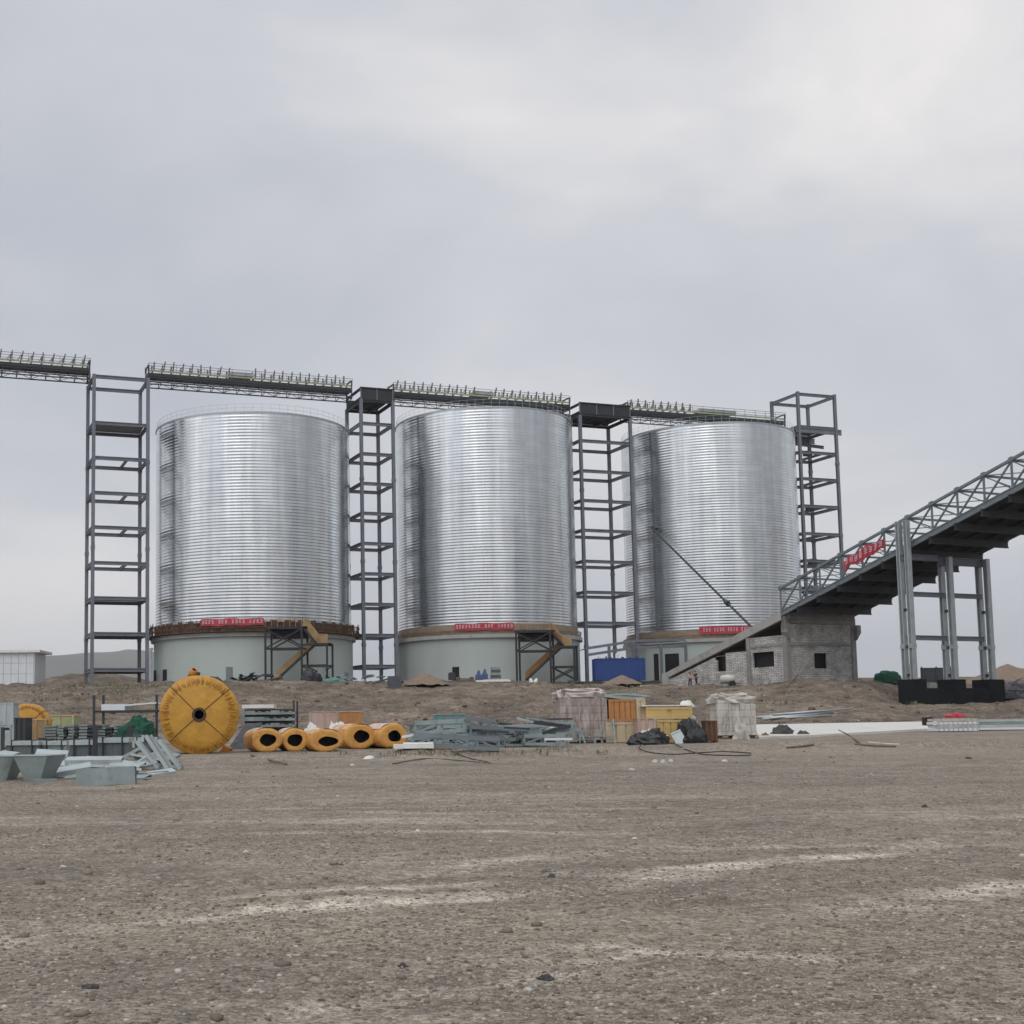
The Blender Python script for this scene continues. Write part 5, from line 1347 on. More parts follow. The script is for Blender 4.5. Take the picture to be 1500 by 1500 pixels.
# --- long pale concrete wall and stacked panels on the right
wallm = mat('pale new concrete', (.60, .59, .55), .8, var=.08, scale=.4, bump=.2, bscale=6, col2=(.50, .48, .44), amt=.4)
cr_ = [(gat(1112, 1083)), (gat(1190, 1080)), (gat(1372, 1069.5)), at(1372, 1056.5, 88), at(1104, 1061.5, 84)]
for q in cr_[3:]: q.z = EYE + (at(1372, 1056.5, 88).z - EYE)
wd = thing('concrete_slab', 'long pale concrete slab laid across the right side of the yard', 'slab', sum(cr_, Vector()) / 5)
zt_ = [max(gz(q.x, q.y) + .10, 0) for q in cr_]
tops = [Vector((q.x, q.y, z)) for q, z in zip(cr_, zt_)]
tops[3] = at(1372, 1056.5, 86); tops[4] = at(1104, 1061.2, 82)
n5 = 5; mb = MB(); mb.add(tops + [Vector((q.x, q.y, q.z - .9)) for q in tops], [tuple(range(5)), (9, 8, 7, 6, 5)] + [(i, 5 + i, 5 + (i + 1) % 5, (i + 1) % 5) for i in range(5)])
mb.build('slab_body', wallm, wd)
e0 = tops[2].lerp(tops[3], .35); mb = MB().box(e0 + Vector((-.5, 0, .2)), (.4, .5, .5)); mb.build('dark_socket', dark, wd)
p = gat(1404, 1072); s = scale_at(p)
sp_ = thing('panel_stack', 'stack of ribbed pale panels at the right end of the concrete slab', 'panel stack', (p.x, p.y + .6, p.z))
for k in range(4): local(MB().box((0, 0, .1 + k * .155), (60 / s - .1 * (k % 2), 1.2, .125)), 'panel', wrap2 if k % 2 else whitep, sp_)
mb = MB()
for k in range(9): mb.box((-28 / s + k * 7 / s, -.615, .34), (.05, .03, .6))
local(mb, 'edge_ribs', sheet_b, sp_)
mb = MB().blob((0, 0, 0), (1.0, .5, .22), 61, .5, 2, 16, 7); tag(mb.build('red_cloth', red, None, False, loc=(p.x + .15, p.y + .6, p.z + .66)), 'red cloth bundle lying on the ribbed pale panels at right', 'cloth')
p = gat(1478, 1070); s = scale_at(p); sq = thing('sheet_stack', 'stack of pale blue grey sheets cut by the right edge of the picture', 'sheet stack', (p.x, p.y + .6, p.z))
for k, m_ in enumerate((whitep, sheet_b, sheet, sheet_b)): local(MB().box((.25, 0, .1 + k * .13), (100 / s, 1.3 - k * .1, .11)), 'sheet', m_, sq)

# pale poles on the bank behind the paler pallet
p = gat(1118, 1056)
for k, (dx, dy, L_, rz, dz) in enumerate(((0, .3, 6.0, 4, .1), (.3, .9, 6.4, 9, .12), (-.2, 1.6, 5.2, -3, .1), (.6, .1, 4.6, 14, .22), (1.2, 1.2, 7, 6, .3), (.2, 2.2, 6.2, 1, .12))):
    p2 = Vector((p.x + dx, p.y + dy, 0)); e = p2 + Vector((math.cos(R(rz)), math.sin(R(rz)), 0)) * L_; zz = max(gz(p2.x, p2.y), gz(e.x, e.y) - .2)
    a_ = Vector((p2.x, p2.y, gz(p2.x, p2.y) + dz)); b_ = Vector((e.x, e.y, gz(e.x, e.y) + dz)); tag(MB().tube([a_ - a_, b_ - a_], .09, 8).build('pole', galv_l, None, True, loc=a_), 'pale pole in the loose bundle on the bank behind the paler wrapped pallet', 'pole', 'loose pale poles')


# --- debris on the near ground
def rock(label, px, pyb, wpx, hpx, m, seed, group=None, amp=.5, cat='stone', name='stone', flat=True):
    p = gat(px, pyb); s = scale_at(p); w, h = wpx / s, hpx / s
    return tag(MB().blob((0, 0, 0), (w, w * .7, h), seed, amp, 1.7, 16, 9, flat).build(name, m, None, False, loc=(p.x, p.y + w * .2, p.z - h * .08)), label, cat, group)


rock('largest black clod in front of the pale concrete slab', 1148, 1079, 32, 15, rockm, 71, 'dark clods by the concrete slab'); rock('smaller black clod right of the largest one by the concrete slab', 1178, 1079, 20, 8, rockm, 72, 'dark clods by the concrete slab')
rock('grey clod between the paler pallet and the largest black clod', 1122, 1081, 16, 8, sand, 73, 'dark clods by the concrete slab')
for k, (px, py, w, h) in enumerate(((541, 1112, 16, 4), (516, 1122, 8, 3), (960, 1117, 9, 4), (972, 1118, 8, 5), (983, 1116, 7, 4), (926, 1128, 9, 3), (1062, 1116, 8, 3), (612, 1219, 7, 3), (360, 1250, 9, 3), (92, 1272, 10, 3), (930, 1229, 8, 2.5))):
    rock('small pale stone lying loose on the gravel of the yard', px, py, w, h, white if k == 0 else bagw, 80 + k, 'pale stones scattered over the yard', .4)
for k, (px, py, w, h) in enumerate(((808, 1286, 12, 5), (1355, 1183, 9, 4), (800, 1441, 22, 8), (1420, 1112, 9, 4), (130, 1452, 26, 6), (590, 1420, 14, 5))):
    rock('dark stone lying loose on the gravel of the yard', px, py, w, h, rockm, 120 + k, 'dark stones scattered over the yard', .5)


def cable(label, pts, r, m=blk, name='cable', cat='cable'):
    P_ = [gat(*q[:2]) + Zv * (r + (q[2] if len(q) > 2 else 0)) for q in pts]
    out = []
    for i in range(len(P_) - 1):
        a, b, c, d = P_[max(i - 1, 0)], P_[i], P_[i + 1], P_[min(i + 2, len(P_) - 1)]
        for k in range(6):
            t = k / 6; out.append(.5 * ((2 * b) + (c - a) * t + (2 * a - 5 * b + 4 * c - d) * t * t + (3 * b - a - 3 * c + d) * t ** 3))
    out.append(P_[-1]); base = out[0].copy()
    return tag(MB().tube([q - base for q in out], r, 6).build(name, m, None, True, loc=base), label, cat)


cable('black cable lying in a long loop in front of the sacks and crates', [(1100, 1104), (1060, 1102), (1020, 1104), (985, 1106), (952, 1103), (936, 1096), (950, 1089), (985, 1090), (1005, 1099), (1030, 1106), (1075, 1108), (1100, 1107)], .017)
cable('thin dark hose curling in front of the steel frame stack', [(625, 1104), (640, 1097), (655, 1096), (668, 1104), (690, 1112), (715, 1117)], .014)
for l, pts, r, m_ in (('long thin broken branch lying in front of the steel frame stack', [(575, 1120), (620, 1113), (660, 1114), (718, 1119)], .02, woodd), ('dark stick on the ground below the first foam rolls', [(368, 1108), (395, 1115), (420, 1121)], .03, woodd),
                      ('dark stick lying on the earth below the concrete slab', [(1153, 1097), (1172, 1095), (1192, 1093)], .035, woodd), ('pale broken branch below the concrete slab', [(1272, 1089), (1290, 1091), (1318, 1092)], .028, bagw),
                      ('dark end of a fallen branch below the concrete slab', [(1252, 1092), (1275, 1094), (1312, 1095)], .035, woodd)):
    cable(l, pts, r, m_, 'branch', 'branch')
a_ = gat(1262, 1093); b_ = at(1228, 1069, a_.y + .4); tag(MB().tube([Vector((0, 0, 0)), (b_ - a_) * .55 + Vector((.05, 0, .03)), b_ - a_], [.04, .03, .015], 6).build('branch', woodd, None, True, loc=a_), 'thin stick poking up to the left in front of the concrete slab', 'branch')
a_ = gat(1146, 1008); b_ = at(1169, 988, a_.y + 1); tag(MB().tube([Vector((0, 0, -.3)), b_ - a_], .10, 6).build('pole', woodd, None, True, loc=a_), 'dark pole stuck slanting in the bank below the ramp house', 'pole')

# ================================================================== on the embankment
def on(px, py, Y):
    p = at(px, py, Y); p.z = gz(p.x, p.y); return p


# white prefabricated hut
c0 = at(50, 952, 176); x1, x0 = at(50.5, 990, 176).x, at(-40, 990, 176).x; zg0 = at(30, 995, 176).z - .8; zr0 = at(30, 956, 176).z
hut = thing('prefab_hut', 'white prefabricated hut with flat overhanging roof at the left edge of the picture', 'hut', ((x0 + x1) / 2, 179, zg0))
MB().box(((x0 + x1) / 2, 179, (zg0 + zr0) / 2), (x1 - x0, 6, zr0 - zg0)).build('walls', whitep, hut)
MB().box(((x0 + x1) / 2 + .25, 179, zr0 + .17), (x1 - x0 + 1.1, 7.0, .34)).build('roof', white, hut)
mb = MB()
for k in range(9): mb.box((x0 + (x1 - x0) * k / 8 * .98 + .05, 175.985, (zg0 + zr0) / 2), (.06, .03, zr0 - zg0 - .1))
for z in (.35, .68): mb.box(((x0 + x1) / 2, 175.983, zg0 + (zr0 - zg0) * z), (x1 - x0 - .1, .025, .05))
mb.build('panel_joints', galv_l, hut); MB().box((x0 + 2, 175.97, zg0 + .8), (3, .05, .9)).build('low_skirt', galv_l, hut)

# blue container
YB = 173.5; a_ = at(873.5, 997, YB); b_ = at(945, 997, YB); t_ = at(873.5, 965, YB)
cb_ = thing('container', 'blue steel container half hidden by a small sand heap beside the steel canopy', 'container', ((a_.x + b_.x) / 2, YB + 1.25, a_.z))
hz_ = t_.z - a_.z; wz_ = b_.x - a_.x; cm = Vector(((a_.x + b_.x) / 2, YB + 1.25, a_.z))
mb = MB(); n = 52                                        # corrugated long side as real folds
vs = []
for k in range(n + 1):
    x = -wz_ / 2 + wz_ * k / n; y = -1.22 + (.012 if (k // 2) % 2 else 0)
    vs += [Vector((x, y, .1)), Vector((x, y, hz_ - .1))]
mb.add(vs, [(2 * k, 2 * k + 2, 2 * k + 3, 2 * k + 1) for k in range(n)]); mb.box((0, .02, hz_ / 2), (wz_ - .06, 2.36, hz_ - .1)); local(mb, 'side_panels', blue, cb_)
mb = MB()
for x in (-wz_ / 2, wz_ / 2):
    for y in (-1.22, 1.22): mb.box((x, y, hz_ / 2), (.16, .16, hz_))
for z in (.06, hz_ - .06):
    for y in (-1.225, 1.225): mb.box((0, y, z), (wz_ - .16, .12, .12))
local(mb, 'corner_frame', blue, cb_); mb = MB().box((0, 0, hz_ + .02), (wz_ - .1, 2.4, .06)).box((-2.1, -.6, hz_ + .16), (.9, .6, .28)); 
for x in (-1.2, 0.4, 1.4, 2.3): mb.box((x, -.9, hz_ + .12), (.3, .3, .2))
local(mb, 'roof_fittings', blue, cb_)
tag(MB().box((0, 0, .14), (.9, .5, .28)).box((0, 0, .3), (.8, .4, .06)).build('white_carton', white, None, False, loc=(cm.x - 2.4, cm.y - .9, cm.z + hz_ + .05)), 'white carton on the left end of the blue container roof', 'carton')
tag(MB().tube([(0, 0, 0), (0, 0, .6)], .2, 12).tube([(0, 0, .6), (0, 0, .7)], .12, 10).build('white_can', white, None, False, loc=(cm.x - .35, cm.y - .8, cm.z + hz_ + .05)), 'white upright can on the middle of the blue container roof', 'can')


def heap(label, px, pyb, Y, w, d, h, m, seed, name='sand_heap', cat='sand heap', cone=True):
    p = at(px, pyb, Y); mb = MB(); n = 30; mm_ = 12
    for i in range(mm_ + 1):
        r_ = 1 - i / mm_
        for k in range(n):
            a = 2 * math.pi * k / n; q = r_ * (1 + .12 * mnoise.noise(Vector((math.cos(a) * 1.3, math.sin(a) * 1.3, seed)))); z = h * (1 - r_) ** .92 + .12 * h * mnoise.noise(Vector((q * math.cos(a) * 4, q * math.sin(a) * 4, seed))) * min(1, r_ * 3)
            mb.v.append(Vector((q * w / 2 * math.cos(a), q * d / 2 * math.sin(a), z)))
    for i in range(mm_):
        for k in range(n): mb.f.append((i * n + k, i * n + (k + 1) % n, (i + 1) * n + (k + 1) % n, (i + 1) * n + k))
    return tag(mb.build(name, m, None, True, loc=(p.x, p.y, p.z - .05)), label, cat)


heap('small pointed sand heap in front of the blue container', 911, 1002, 169, 5.6, 3.4, 1.25, sand, 3)
heap('broad sand heap in front of the middle silo beside the dark grey block', 622, 1003, 165, 6.4, 4, 1.6, sand, 5)
heap('brown earth mound at the right edge behind the trestle', 1478, 1003, 176, 14, 8, 2.9, sand, 9, 'earth_mound', 'earth mound')
p = at(578, 1012, 163); tag(MB().box((0, 0, .9), (1.75, 1.5, 1.75)).box((0, 0, 1.8), (1.6, 1.35, .08)).box((0, -.76, .3), (1.6, .05, .2)).build('grey_block', dkgrey, None, False, loc=(p.x, p.y, p.z)), 'dark grey square block on the bank below the narrow boxed head tower', 'block')

# orange mixer above the big reel
p = at(283, 996, 170); mx_ = thing('concrete_mixer', 'small concrete mixer with orange drum on the bank above the big reel', 'concrete mixer', (p.x, p.y, p.z))
local(MB().lathe([(.05, -.75), (.5, -.55), (.62, 0), (.38, .55), (.3, .58), (.26, .5)], 20), 'drum', orangem, mx_, True); mx_.children[0].location = (0, 0, .95); mx_.children[0].rotation_euler = (R(38), R(25), 0)
mb = MB()
for x in (-.7, .7): mb.bar((x, -.4, 0), (x * .7, 0, .95), .1); mb.bar((x, .5, 0), (x * .7, 0, .95), .1)
mb.bar((-.7, .5, .15), (.7, .5, .15), .1); mb.box((.75, 0, .75), (.3, .5, .5)); local(mb, 'stand', steel_dk, mx_)
for x in (-.7, .7): local(MB().lathe([(.05, -.06), (.24, -.06), (.26, 0), (.24, .06), (.05, .06)], 14, c=(0, 0, 0)), 'wheel', blk, mx_); mx_.children[-1].location = (x * 1.15, .5, .22); mx_.children[-1].rotation_euler = (0, R(90), 0)


def junk(label, px, pyb, Y, items, seed, name, m_list, cat, n, span, hmax, group=None):
    """loose sheets and offcuts, each its own thing"""
    rr = random.Random(seed)
    for k in range(n):
        p = on(px + rr.uniform(-span / 2, span / 2), pyb, Y + rr.uniform(-1.2, 1.2)); m_ = m_list[k % len(m_list)]; L_ = rr.uniform(.5, 1.5) * items
        mb = MB().box((0, 0, 0), (L_, rr.uniform(.3, .9), .07)); mb.box((0, .15, -.06), (L_ * .96, .06, .1)); mb.box((0, -.15, -.06), (L_ * .96, .06, .1))
        o = mb.build(name, m_, None, False, loc=(p.x, p.y, p.z + .14 + rr.uniform(0, hmax))); o.rotation_euler = (rr.uniform(-.5, .2), rr.uniform(-.3, .3), rr.uniform(0, 3)); tag(o, label, cat, group)


junk('bent sheet offcut lying on the bank between the left and the middle silo', 536, 996, 168.5, 1.6, 11, 'sheet_scrap', [sheet_b, sheet, steel_dk, sheet_b, teal], 'scrap sheet', 22, 92, .8, 'scrap sheets between the silos')
junk('dark beam offcut lying on the bank in front of the left silo scaffold', 376, 996, 167, 1.4, 14, 'beam_scrap', [steel_dk, dkgrey, steel], 'scrap beam', 16, 60, .7, 'scrap beams by the left silo')
p = on(455, 998, 168); tag(MB().blob((0, 0, 0), (3.0, 1.6, 1.55), 33, .3, 1.4, 22, 10).build('black_cover', btarp, None, False, loc=(p.x, p.y, p.z - .05)), 'black covered heap at the right foot of the left silo scaffold', 'covered heap')
p = on(471, 997, 168.5); tag(MB().box((0, 0, .95), (1.0, 1.0, 1.9)).box((0, 0, 1.93), (1.1, 1.1, .06)).build('dark_cabinet', tarp, None, False, loc=(p.x, p.y, p.z)), 'grey green cabinet standing right of the black covered heap', 'cabinet')
p = on(490, 1000, 167); tag(MB().blob((0, 0, 0), (3.0, 1.2, .55), 37, .4, 2, 20, 8).build('netting_heap', tealp, None, False, loc=(p.x, p.y, p.z)), 'low heap of teal netting on the bank right of the left silo scaffold', 'netting heap')
p = on(508, 996, 168.5); tag(MB().box((0, 0, .6), (.45, .4, 1.2)).box((0, -.1, 1.35), (.7, .5, .3)).box((0, 0, .1), (.9, .8, .2)).build('small_machine', steel_b, None, False, loc=(p.x, p.y, p.z)), 'small grey machine standing at the right corner of the left silo', 'machine')
p = on(398, 996, 170.4); tag(MB().blob((0, 0, 0), (1.4, 1, .9), 43, .4, 1.7, 16, 8).build('plywood_heap', ply, None, False, loc=(p.x + .9, p.y, p.z)), 'tan heap of boards under the left silo scaffold', 'board heap')

# by the middle silo
p = on(667, 996, 173.5); tag(MB().box((0, 0, .45), (.9, .8, .9)).box((0, -.1, .95), (.7, .6, .12)).build('dark_box', steel_dk, None, False, loc=(p.x - .6, p.y - 2, p.z)), 'dark box standing left of the middle silo door', 'box')
p = on(681, 996, 171); mb = MB().box((0, 0, .55), (2.4, .9, .08)); mb.box((0, 0, .3), (2.2, .8, .3))
for x in (-.9, .9): mb.lathe([(.05, -.5), (.28, -.5), (.28, .5), (.05, .5)], 12, c=(x, 0, .28))
tag(mb.build('hand_cart', woodd, None, False, loc=(p.x, p.y, p.z)), 'brown flat cart standing right of the middle silo door', 'cart')
for px, l in ((701, 'left of two small blue machines in front of the middle silo'), (710, 'right of two small blue machines in front of the middle silo')):
    p = on(px, 994, 173); tag(MB().box((0, 0, .35), (.8, .7, .7)).prism([(-.3, -.3, .7), (.3, -.3, .7), (.15, -.2, 1.35), (-.05, -.2, 1.35)], (0, .5, 0)).box((0, 0, .06), (1.0, .9, .12)).build('blue_machine', mat('worn blue paint', (.06, .09, .2), .6, var=.3, scale=2) if 'worn blue paint' not in MATS else MATS['worn blue paint'], None, False, loc=(p.x, p.y, p.z)), l, 'machine', 'small blue machines')
p = on(726, 994, 173.2); bx = thing('box_stack', 'grey stack of flat boxes in front of the middle silo left of its scaffold', 'box stack', (p.x, p.y, p.z))
for k in range(5): local(MB().box((0.03 * (k % 2), 0, .2 + k * .36), (1.35 - .05 * k, 1.0, .33)), 'box', dkgrey if k % 2 else sheet, bx)
p = on(722, 998, 171); tag(MB().box((0, 0, .12), (4.6, 1.0, .22)).box((.5, -.1, .26), (3.2, .7, .07)).build('white_slab', white, None, False, loc=(p.x, p.y, p.z)), 'long white slab on the bank in front of the grey box stack', 'slab')
for px in (778, 785.5): rock('small white lump on the bank below the middle silo scaffold', px, 999, 6, 6, white, px, 'white lumps by the middle silo scaffold', .3, 'lump', 'white_lump')
p = on(843, 997, 178); tag(MB().blob((0, 0, 0), (2.4, 1.2, .9), 47, .5, 2, 18, 8).build('scrap_heap', steel_dk, None, False, loc=(p.x, p.y, p.z)), 'dark scrap heap at the right foot of the middle silo scaffold', 'scrap heap')
p = on(336, 999, 168); mb = MB(); mb.box((0, 0, .2), (4.4, 1.6, .2), (Vector((1, .1, .16)).normalized(), Vector((-.1, 1, 0)).normalized(), Vector((-.16, 0, 1)).normalized())).box((0, 0, .05), (4.0, 1.3, .1), (Vector((1, .1, .16)).normalized(), Vector((-.1, 1, 0)).normalized(), Vector((-.16, 0, 1)).normalized())); tag(mb.build('white_slab', conc, None, False, loc=(p.x + .8, p.y, p.z + .1)), 'pale slab lying slanted on the bank right of the orange mixer', 'slab')
p = on(318, 996, 169); tag(MB().blob((0, 0, 0), (2.2, 1.2, .9), 53, .4, 2, 16, 8).build('scrap_heap', steel_dk, None, False, loc=(p.x - .6, p.y, p.z)), 'dark scrap heap just right of the orange mixer', 'scrap heap')
p = at(221, 992, 173); tag(MB().tube([(0, 0, -.6), (0, 0, 3.6)], .16, 8).tube([(0, 0, 3.6), (0, 0, 3.9)], .3, 8).box((0, 0, 1.6), (.4, .4, .2)).build('vent_post', galv_l, None, False, loc=(p.x, p.y, p.z)), 'thin pale post with dark cap between the leftmost tower and the left silo', 'post')

# right: netting heap, dark fence, scrap coil heap
p = at(1301, 999, 160); gp_ = gz(p.x, p.y)
tag(MB().blob((0, 0, 0), (3.0, 1.8, 1.45), 57, .3, 1.6, 22, 10, box=.7).build('netting_heap', green, None, False, loc=(p.x, p.y, p.z - .05)), 'heap under green netting between the ramp house and the trestle', 'netting heap')
p = at(1372, 999, 168); mb = MB().box((0, 0, 1.0), (4.0, .15, 1.9)); 
for x in (-1.9, 0, 1.9): mb.box((x, -.1, 1.0), (.14, .1, 2.2))
tag(mb.build('dark_hoarding', steel_dk, None, False, loc=(p.x, p.y, p.z - .1)), 'dark hoarding standing behind the trestle legs', 'hoarding')
p = at(1330, 998, 158); tag(MB().box((0, 0, 1.0), (.75, .7, 2.0)).box((0, 0, 2.05), (.6, .55, .12)).build('concrete_post', conc, None, False, loc=(p.x, p.y, p.z - .05)), 'pale concrete post just left of the trestle', 'post')
rr = random.Random(9); p = at(1490, 1022, 150); sh_ = thing('rebar_heap', 'tangled grey heap of wire and bars at the right edge of the picture', 'scrap heap', (p.x, p.y, p.z))
mb = MB()
for k in range(150):
    a = rr.uniform(0, math.pi); c_ = Vector((rr.uniform(-2.6, 2.8), rr.uniform(-1.2, 1.6), 0)); c_.z = max(.1, 1.9 * (1 - (c_.x / 3.2) ** 2)) * rr.uniform(.1, 1)
    d_ = Vector((math.cos(a), math.sin(a), rr.uniform(-.5, .5))); L_ = rr.uniform(.5, 1.4); mb.bar(c_ - d_ * L_, c_ + d_ * L_, .05)
local(mb, 'bars', steel, sh_); local(MB().blob((0, 0, -.1), (5.6, 2.6, 1.7), 67, .35, 1.8, 22, 9), 'core', dkgrey, sh_)
p = at(1375, 1012, 147); tag(MB().prism([(-1, 0, 0), (1.0, 0, 0), (1.0, 0, .7), (-1, 0, 1.2)], (0, 1.4, 0)).box((0, -.03, .1), (1.9, .06, .18)).build('concrete_block', conc, None, False, loc=(p.x, p.y, p.z - .2)), 'pale sloped concrete block between the trestle footings', 'block')


# people and trailer at the ramp foot
def skin_body(name, joints, edges, m, parent, sub=1):
    me = bpy.data.meshes.new(name); me.from_pydata([j[0] for j in joints], edges, []); o = bpy.data.objects.new(name, me); COL.objects.link(o); o.parent = parent; me.materials.append(m)
    md = o.modifiers.new('skin', 'SKIN'); md.use_smooth_shade = True
    for i, j in enumerate(joints):
        sv = me.skin_vertices[0].data[i]; sv.radius = (j[1], j[2] if len(j) > 2 else j[1]); sv.use_root = (i == 0)
    s = o.modifiers.new('sub', 'SUBSURF'); s.levels = sub; s.render_levels = sub
    return o


def person(label, px, py, Y, rz, top_m, sc=1.0, bend=0):
    p = on(px, py, Y); root = thing('person', label, 'person', (p.x, p.y, p.z), 'workers at the ramp foot', rz); root.scale = (sc, sc, sc)
    b = bend
    J = [((0, 0, .95), .14, .11), ((0, -.02 - b * .3, 1.15), .13, .10), ((0, -b, 1.40), .17, .11), ((0, -b - .02, 1.52), .06), ((0, -b - .05, 1.60), .085, .095), ((0, -b - .05, 1.70), .075, .085),
         ((.10, 0, .88), .095), ((.12, -.05, .48), .065), ((.13, .02, .08), .045), ((.13, -.14, .04), .04), ((-.10, 0, .88), .095), ((-.12, .08, .48), .065), ((-.14, .16, .08), .045), ((-.14, .01, .04), .04),
         ((.21, -b, 1.40), .065), ((.27, -b - .02, 1.12), .045), ((.25, -b - .16, .88), .033), ((.25, -b - .22, .80), .035), ((-.21, -b, 1.40), .065), ((-.27, -b, 1.12), .045), ((-.26, -b - .10, .88), .033), ((-.26, -b - .14, .80), .035)]
    E_ = [(0, 1), (1, 2), (2, 3), (3, 4), (4, 5), (0, 6), (6, 7), (7, 8), (8, 9), (0, 10), (10, 11), (11, 12), (12, 13), (2, 14), (14, 15), (15, 16), (16, 17), (2, 18), (18, 19), (19, 20), (20, 21)]
    skin_body('body', J, E_, skin, root, 2)
    g = .022
    up_ = [(j[0], j[1] + g, (j[2] if len(j) > 2 else j[1]) + g) for j in (J[0], J[1], J[2], J[14], J[15], J[18], J[19])]
    skin_body('shirt', up_, [(0, 1), (1, 2), (2, 3), (3, 4), (2, 5), (5, 6)], top_m, root, 2)
    lo = [(j[0], j[1] + g, (j[2] if len(j) > 2 else j[1]) + g) for j in (J[0], J[6], J[7], J[8], J[10], J[11], J[12])]
    skin_body('trousers', lo, [(0, 1), (1, 2), (2, 3), (0, 4), (4, 5), (5, 6)], darkcl, root, 2)
    local(MB().blob((0, -b - .035, 1.66), (.2, .22, .13), 3, .1, 1.5, 14, 7), 'hair', hairm, root, True)
    local(MB().box((.04, -b - .145, 1.64), (.02, .01, .012)).box((-.04, -b - .145, 1.64), (.02, .01, .012)).box((0, -b - .155, 1.60), (.02, .03, .035)).box((0, -b - .148, 1.56), (.045, .01, .01)), 'face', hairm, root)
    return root


person('person in a pale pink shirt and dark trousers standing at the foot of the ramp', 1011, 1000, 160, R(20), pinkcl, 1.0)
person('person in dark work clothes standing just right of the one in pink', 1020, 998, 161.5, R(-60), darkcl, .98, .12)
p = on(1066, 999, 154); tl = thing('mixer_trailer', 'dirty white drum trailer parked under the small window of the ramp house', 'trailer', (p.x, p.y, p.z), None, R(-12))
v = MB().lathe([(.05, -.9), (.4, -.75), (.52, 0), (.45, .7), (.3, .85), (.05, .86)], 18); ob = local(v, 'drum', bagw, tl, True); ob.location = (0, 0, .95); ob.rotation_euler = (0, R(90), 0)
local(MB().box((0, 0, .42), (1.9, .6, .1)).bar((.9, 0, .42), (1.7, 0, .3), .08), 'chassis', steel_dk, tl)
for y in (-.5, .5):
    ob = local(MB().lathe([(.06, -.08), (.33, -.08), (.36, 0), (.33, .08), (.06, .08)], 16), 'wheel', blk, tl); ob.location = (.55, y, .34); ob.rotation_euler = (R(90), 0, 0)

# ================================================================== loose ground cover
def scatter_stones(name, n, ymin, ymax, smin, smax, m, seed, powr=1.6):
    rg = np.random.default_rng(seed); ico_v = np.array([[0, 0, 1], [.894, 0, .447], [.276, .851, .447], [-.724, .526, .447], [-.724, -.526, .447], [.276, -.851, .447], [.724, .526, -.447], [-.276, .851, -.447], [-.894, 0, -.447], [-.276, -.851, -.447], [.724, -.526, -.447], [0, 0, -1]])
    ico_f = np.array([[0, 1, 2], [0, 2, 3], [0, 3, 4], [0, 4, 5], [0, 5, 1], [1, 6, 2], [2, 7, 3], [3, 8, 4], [4, 9, 5], [5, 10, 1], [6, 7, 2], [7, 8, 3], [8, 9, 4], [9, 10, 5], [10, 6, 1], [11, 7, 6], [11, 8, 7], [11, 9, 8], [11, 10, 9], [11, 6, 10]])
    u = rg.random(n); y = ymin * (ymax / ymin) ** u; x = y * (-.32 + .86 * rg.random(n))
    # stones gather in patches
    keep = (fbm(x / 2.2, y / 1.6, 3, seed) + .25 * rg.standard_normal(n)) > -.06
    x, y = x[keep], y[keep]; n = len(x)
    s = smin * (smax / smin) ** (rg.random(n) ** powr)
    z = ground(x, y)
    v = ico_v[None] * (1 + .35 * (rg.random((n, 12, 1)) - .5)) * s[:, None, None] * np.stack([.8 + .6 * rg.random(n), .8 + .5 * rg.random(n), .45 + .4 * rg.random(n)], -1)[:, None, :]
    a = rg.random(n) * 6.28; c_, s_ = np.cos(a)[:, None], np.sin(a)[:, None]
    v = np.stack([v[..., 0] * c_ - v[..., 1] * s_, v[..., 0] * s_ + v[..., 1] * c_, v[..., 2]], -1)
    v += np.stack([x, y, z + s * .15], -1)[:, None, :]
    f = (ico_f[None] + (np.arange(n) * 12)[:, None, None]).reshape(-1, 3).astype(np.int32); v = v.reshape(-1, 3).astype(np.float32)
    me = bpy.data.meshes.new(name); me.vertices.add(len(v)); me.vertices.foreach_set('co', v.ravel()); me.loops.add(f.size); me.loops.foreach_set('vertex_index', f.ravel()); me.polygons.add(len(f)); me.polygons.foreach_set('loop_start', np.arange(0, f.size, 3, dtype=np.int32)); me.update(calc_edges=True)
    tn = np.repeat(rg.random(n), 12).astype(np.float32); at_ = me.attributes.new('tone', 'FLOAT', 'POINT'); at_.data.foreach_set('value', tn)
    me.materials.append(m); o = bpy.data.objects.new(name, me); COL.objects.link(o); o['kind'] = 'stuff'; return o


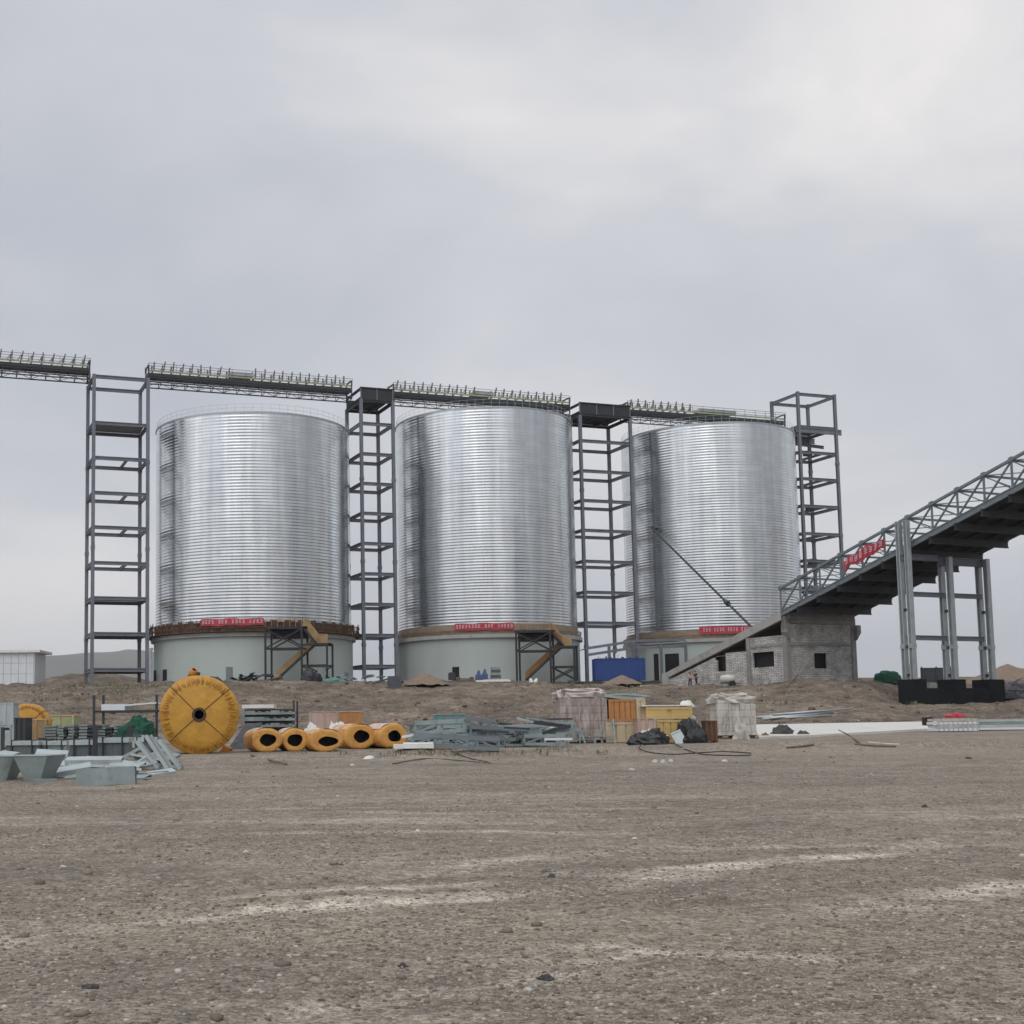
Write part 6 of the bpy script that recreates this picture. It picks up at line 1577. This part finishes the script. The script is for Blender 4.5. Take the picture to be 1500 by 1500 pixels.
gm = bpy.data.materials.new('gravel stone'); nt, N, L, P = nodes_of(gm)
ta = N.new('ShaderNodeAttribute'); ta.attribute_name = 'tone'; rp = N.new('ShaderNodeValToRGB'); L.new(ta.outputs['Fac'], rp.inputs[0])
e = rp.color_ramp.elements; e[0].position = 0; e[0].color = (.14, .118, .098, 1); e[1].position = 1; e[1].color = (.50, .47, .425, 1); k = e.new(.5); k.color = (.245, .205, .165, 1); k = e.new(.9); k.color = (.35, .305, .25, 1)
L.new(rp.outputs[0], P.inputs['Base Color']); P.inputs['Roughness'].default_value = .95; P.inputs['Specular IOR Level'].default_value = .15
clodm = mat('earth clods', (.15, .118, .094), .95, var=.5, scale=.5, bump=.5, bscale=4)
scatter_stones('gravel', 42000, 5.6, 30, .005, .019, gm, 2, 1.5); scatter_stones('rubble', 3000, 92, 166, .04, .15, gm, 9, 2.6); scatter_stones('clods', 3600, 88, 168, .06, .34, clodm, 14, 2.4); scatter_stones('cobbles', 1700, 5.6, 42, .014, .05, gm, 5, 2.4)


def tufts(name, spots, m, seed):
    rr = random.Random(seed); mb = MB()
    for (x, y, w, h, n) in spots:
        for k in range(n):
            q = Vector((x + rr.gauss(0, w / 2), y + rr.gauss(0, w / 3), 0)); q.z = gz(q.x, q.y) - .02; a = rr.uniform(0, 6.28); l = h * rr.uniform(.4, 1.1); d = Vector((math.cos(a), math.sin(a), 0)); s_ = Vector((-d.y, d.x, 0)) * l * .10
            t = q + d * l * rr.uniform(.1, .6) + Vector((0, 0, l)); mid = q.lerp(t, .55) + Vector((0, 0, l * .1)); mb.add([q - s_ * .6, q + s_ * .6, mid + s_, mid - s_, t], [(0, 1, 2, 3), (3, 2, 4)])
    o = mb.build(name, m); o['kind'] = 'stuff'; return o


weed = mat('dull green weeds', (.13, .145, .08), .8, var=.35, scale=.4, col2=(.23, .20, .13), amt=.55)
rr = random.Random(33); sp = []
for k in range(120):
    px = rr.uniform(60, 250); pt = on(px, 0, rr.uniform(146, 172)); sp.append((pt.x, pt.y, 1.1, rr.uniform(.2, .5), 16))
for k in range(190):
    px = rr.uniform(0, 1300); pt = on(px, 0, rr.uniform(118, 164)); sp.append((pt.x, pt.y, .9, rr.uniform(.15, .45), 12))
for k in range(26):
    px = rr.uniform(780, 900); pt = on(px, 0, rr.uniform(150, 162)); sp.append((pt.x, pt.y, .9, rr.uniform(.25, .5), 18))
for k in range(60):
    pt = gat(rr.uniform(430, 900), rr.uniform(1097, 1109)); sp.append((pt.x, pt.y, .3, rr.uniform(.06, .2), 10))
tufts('weeds', sp, weed, 4)
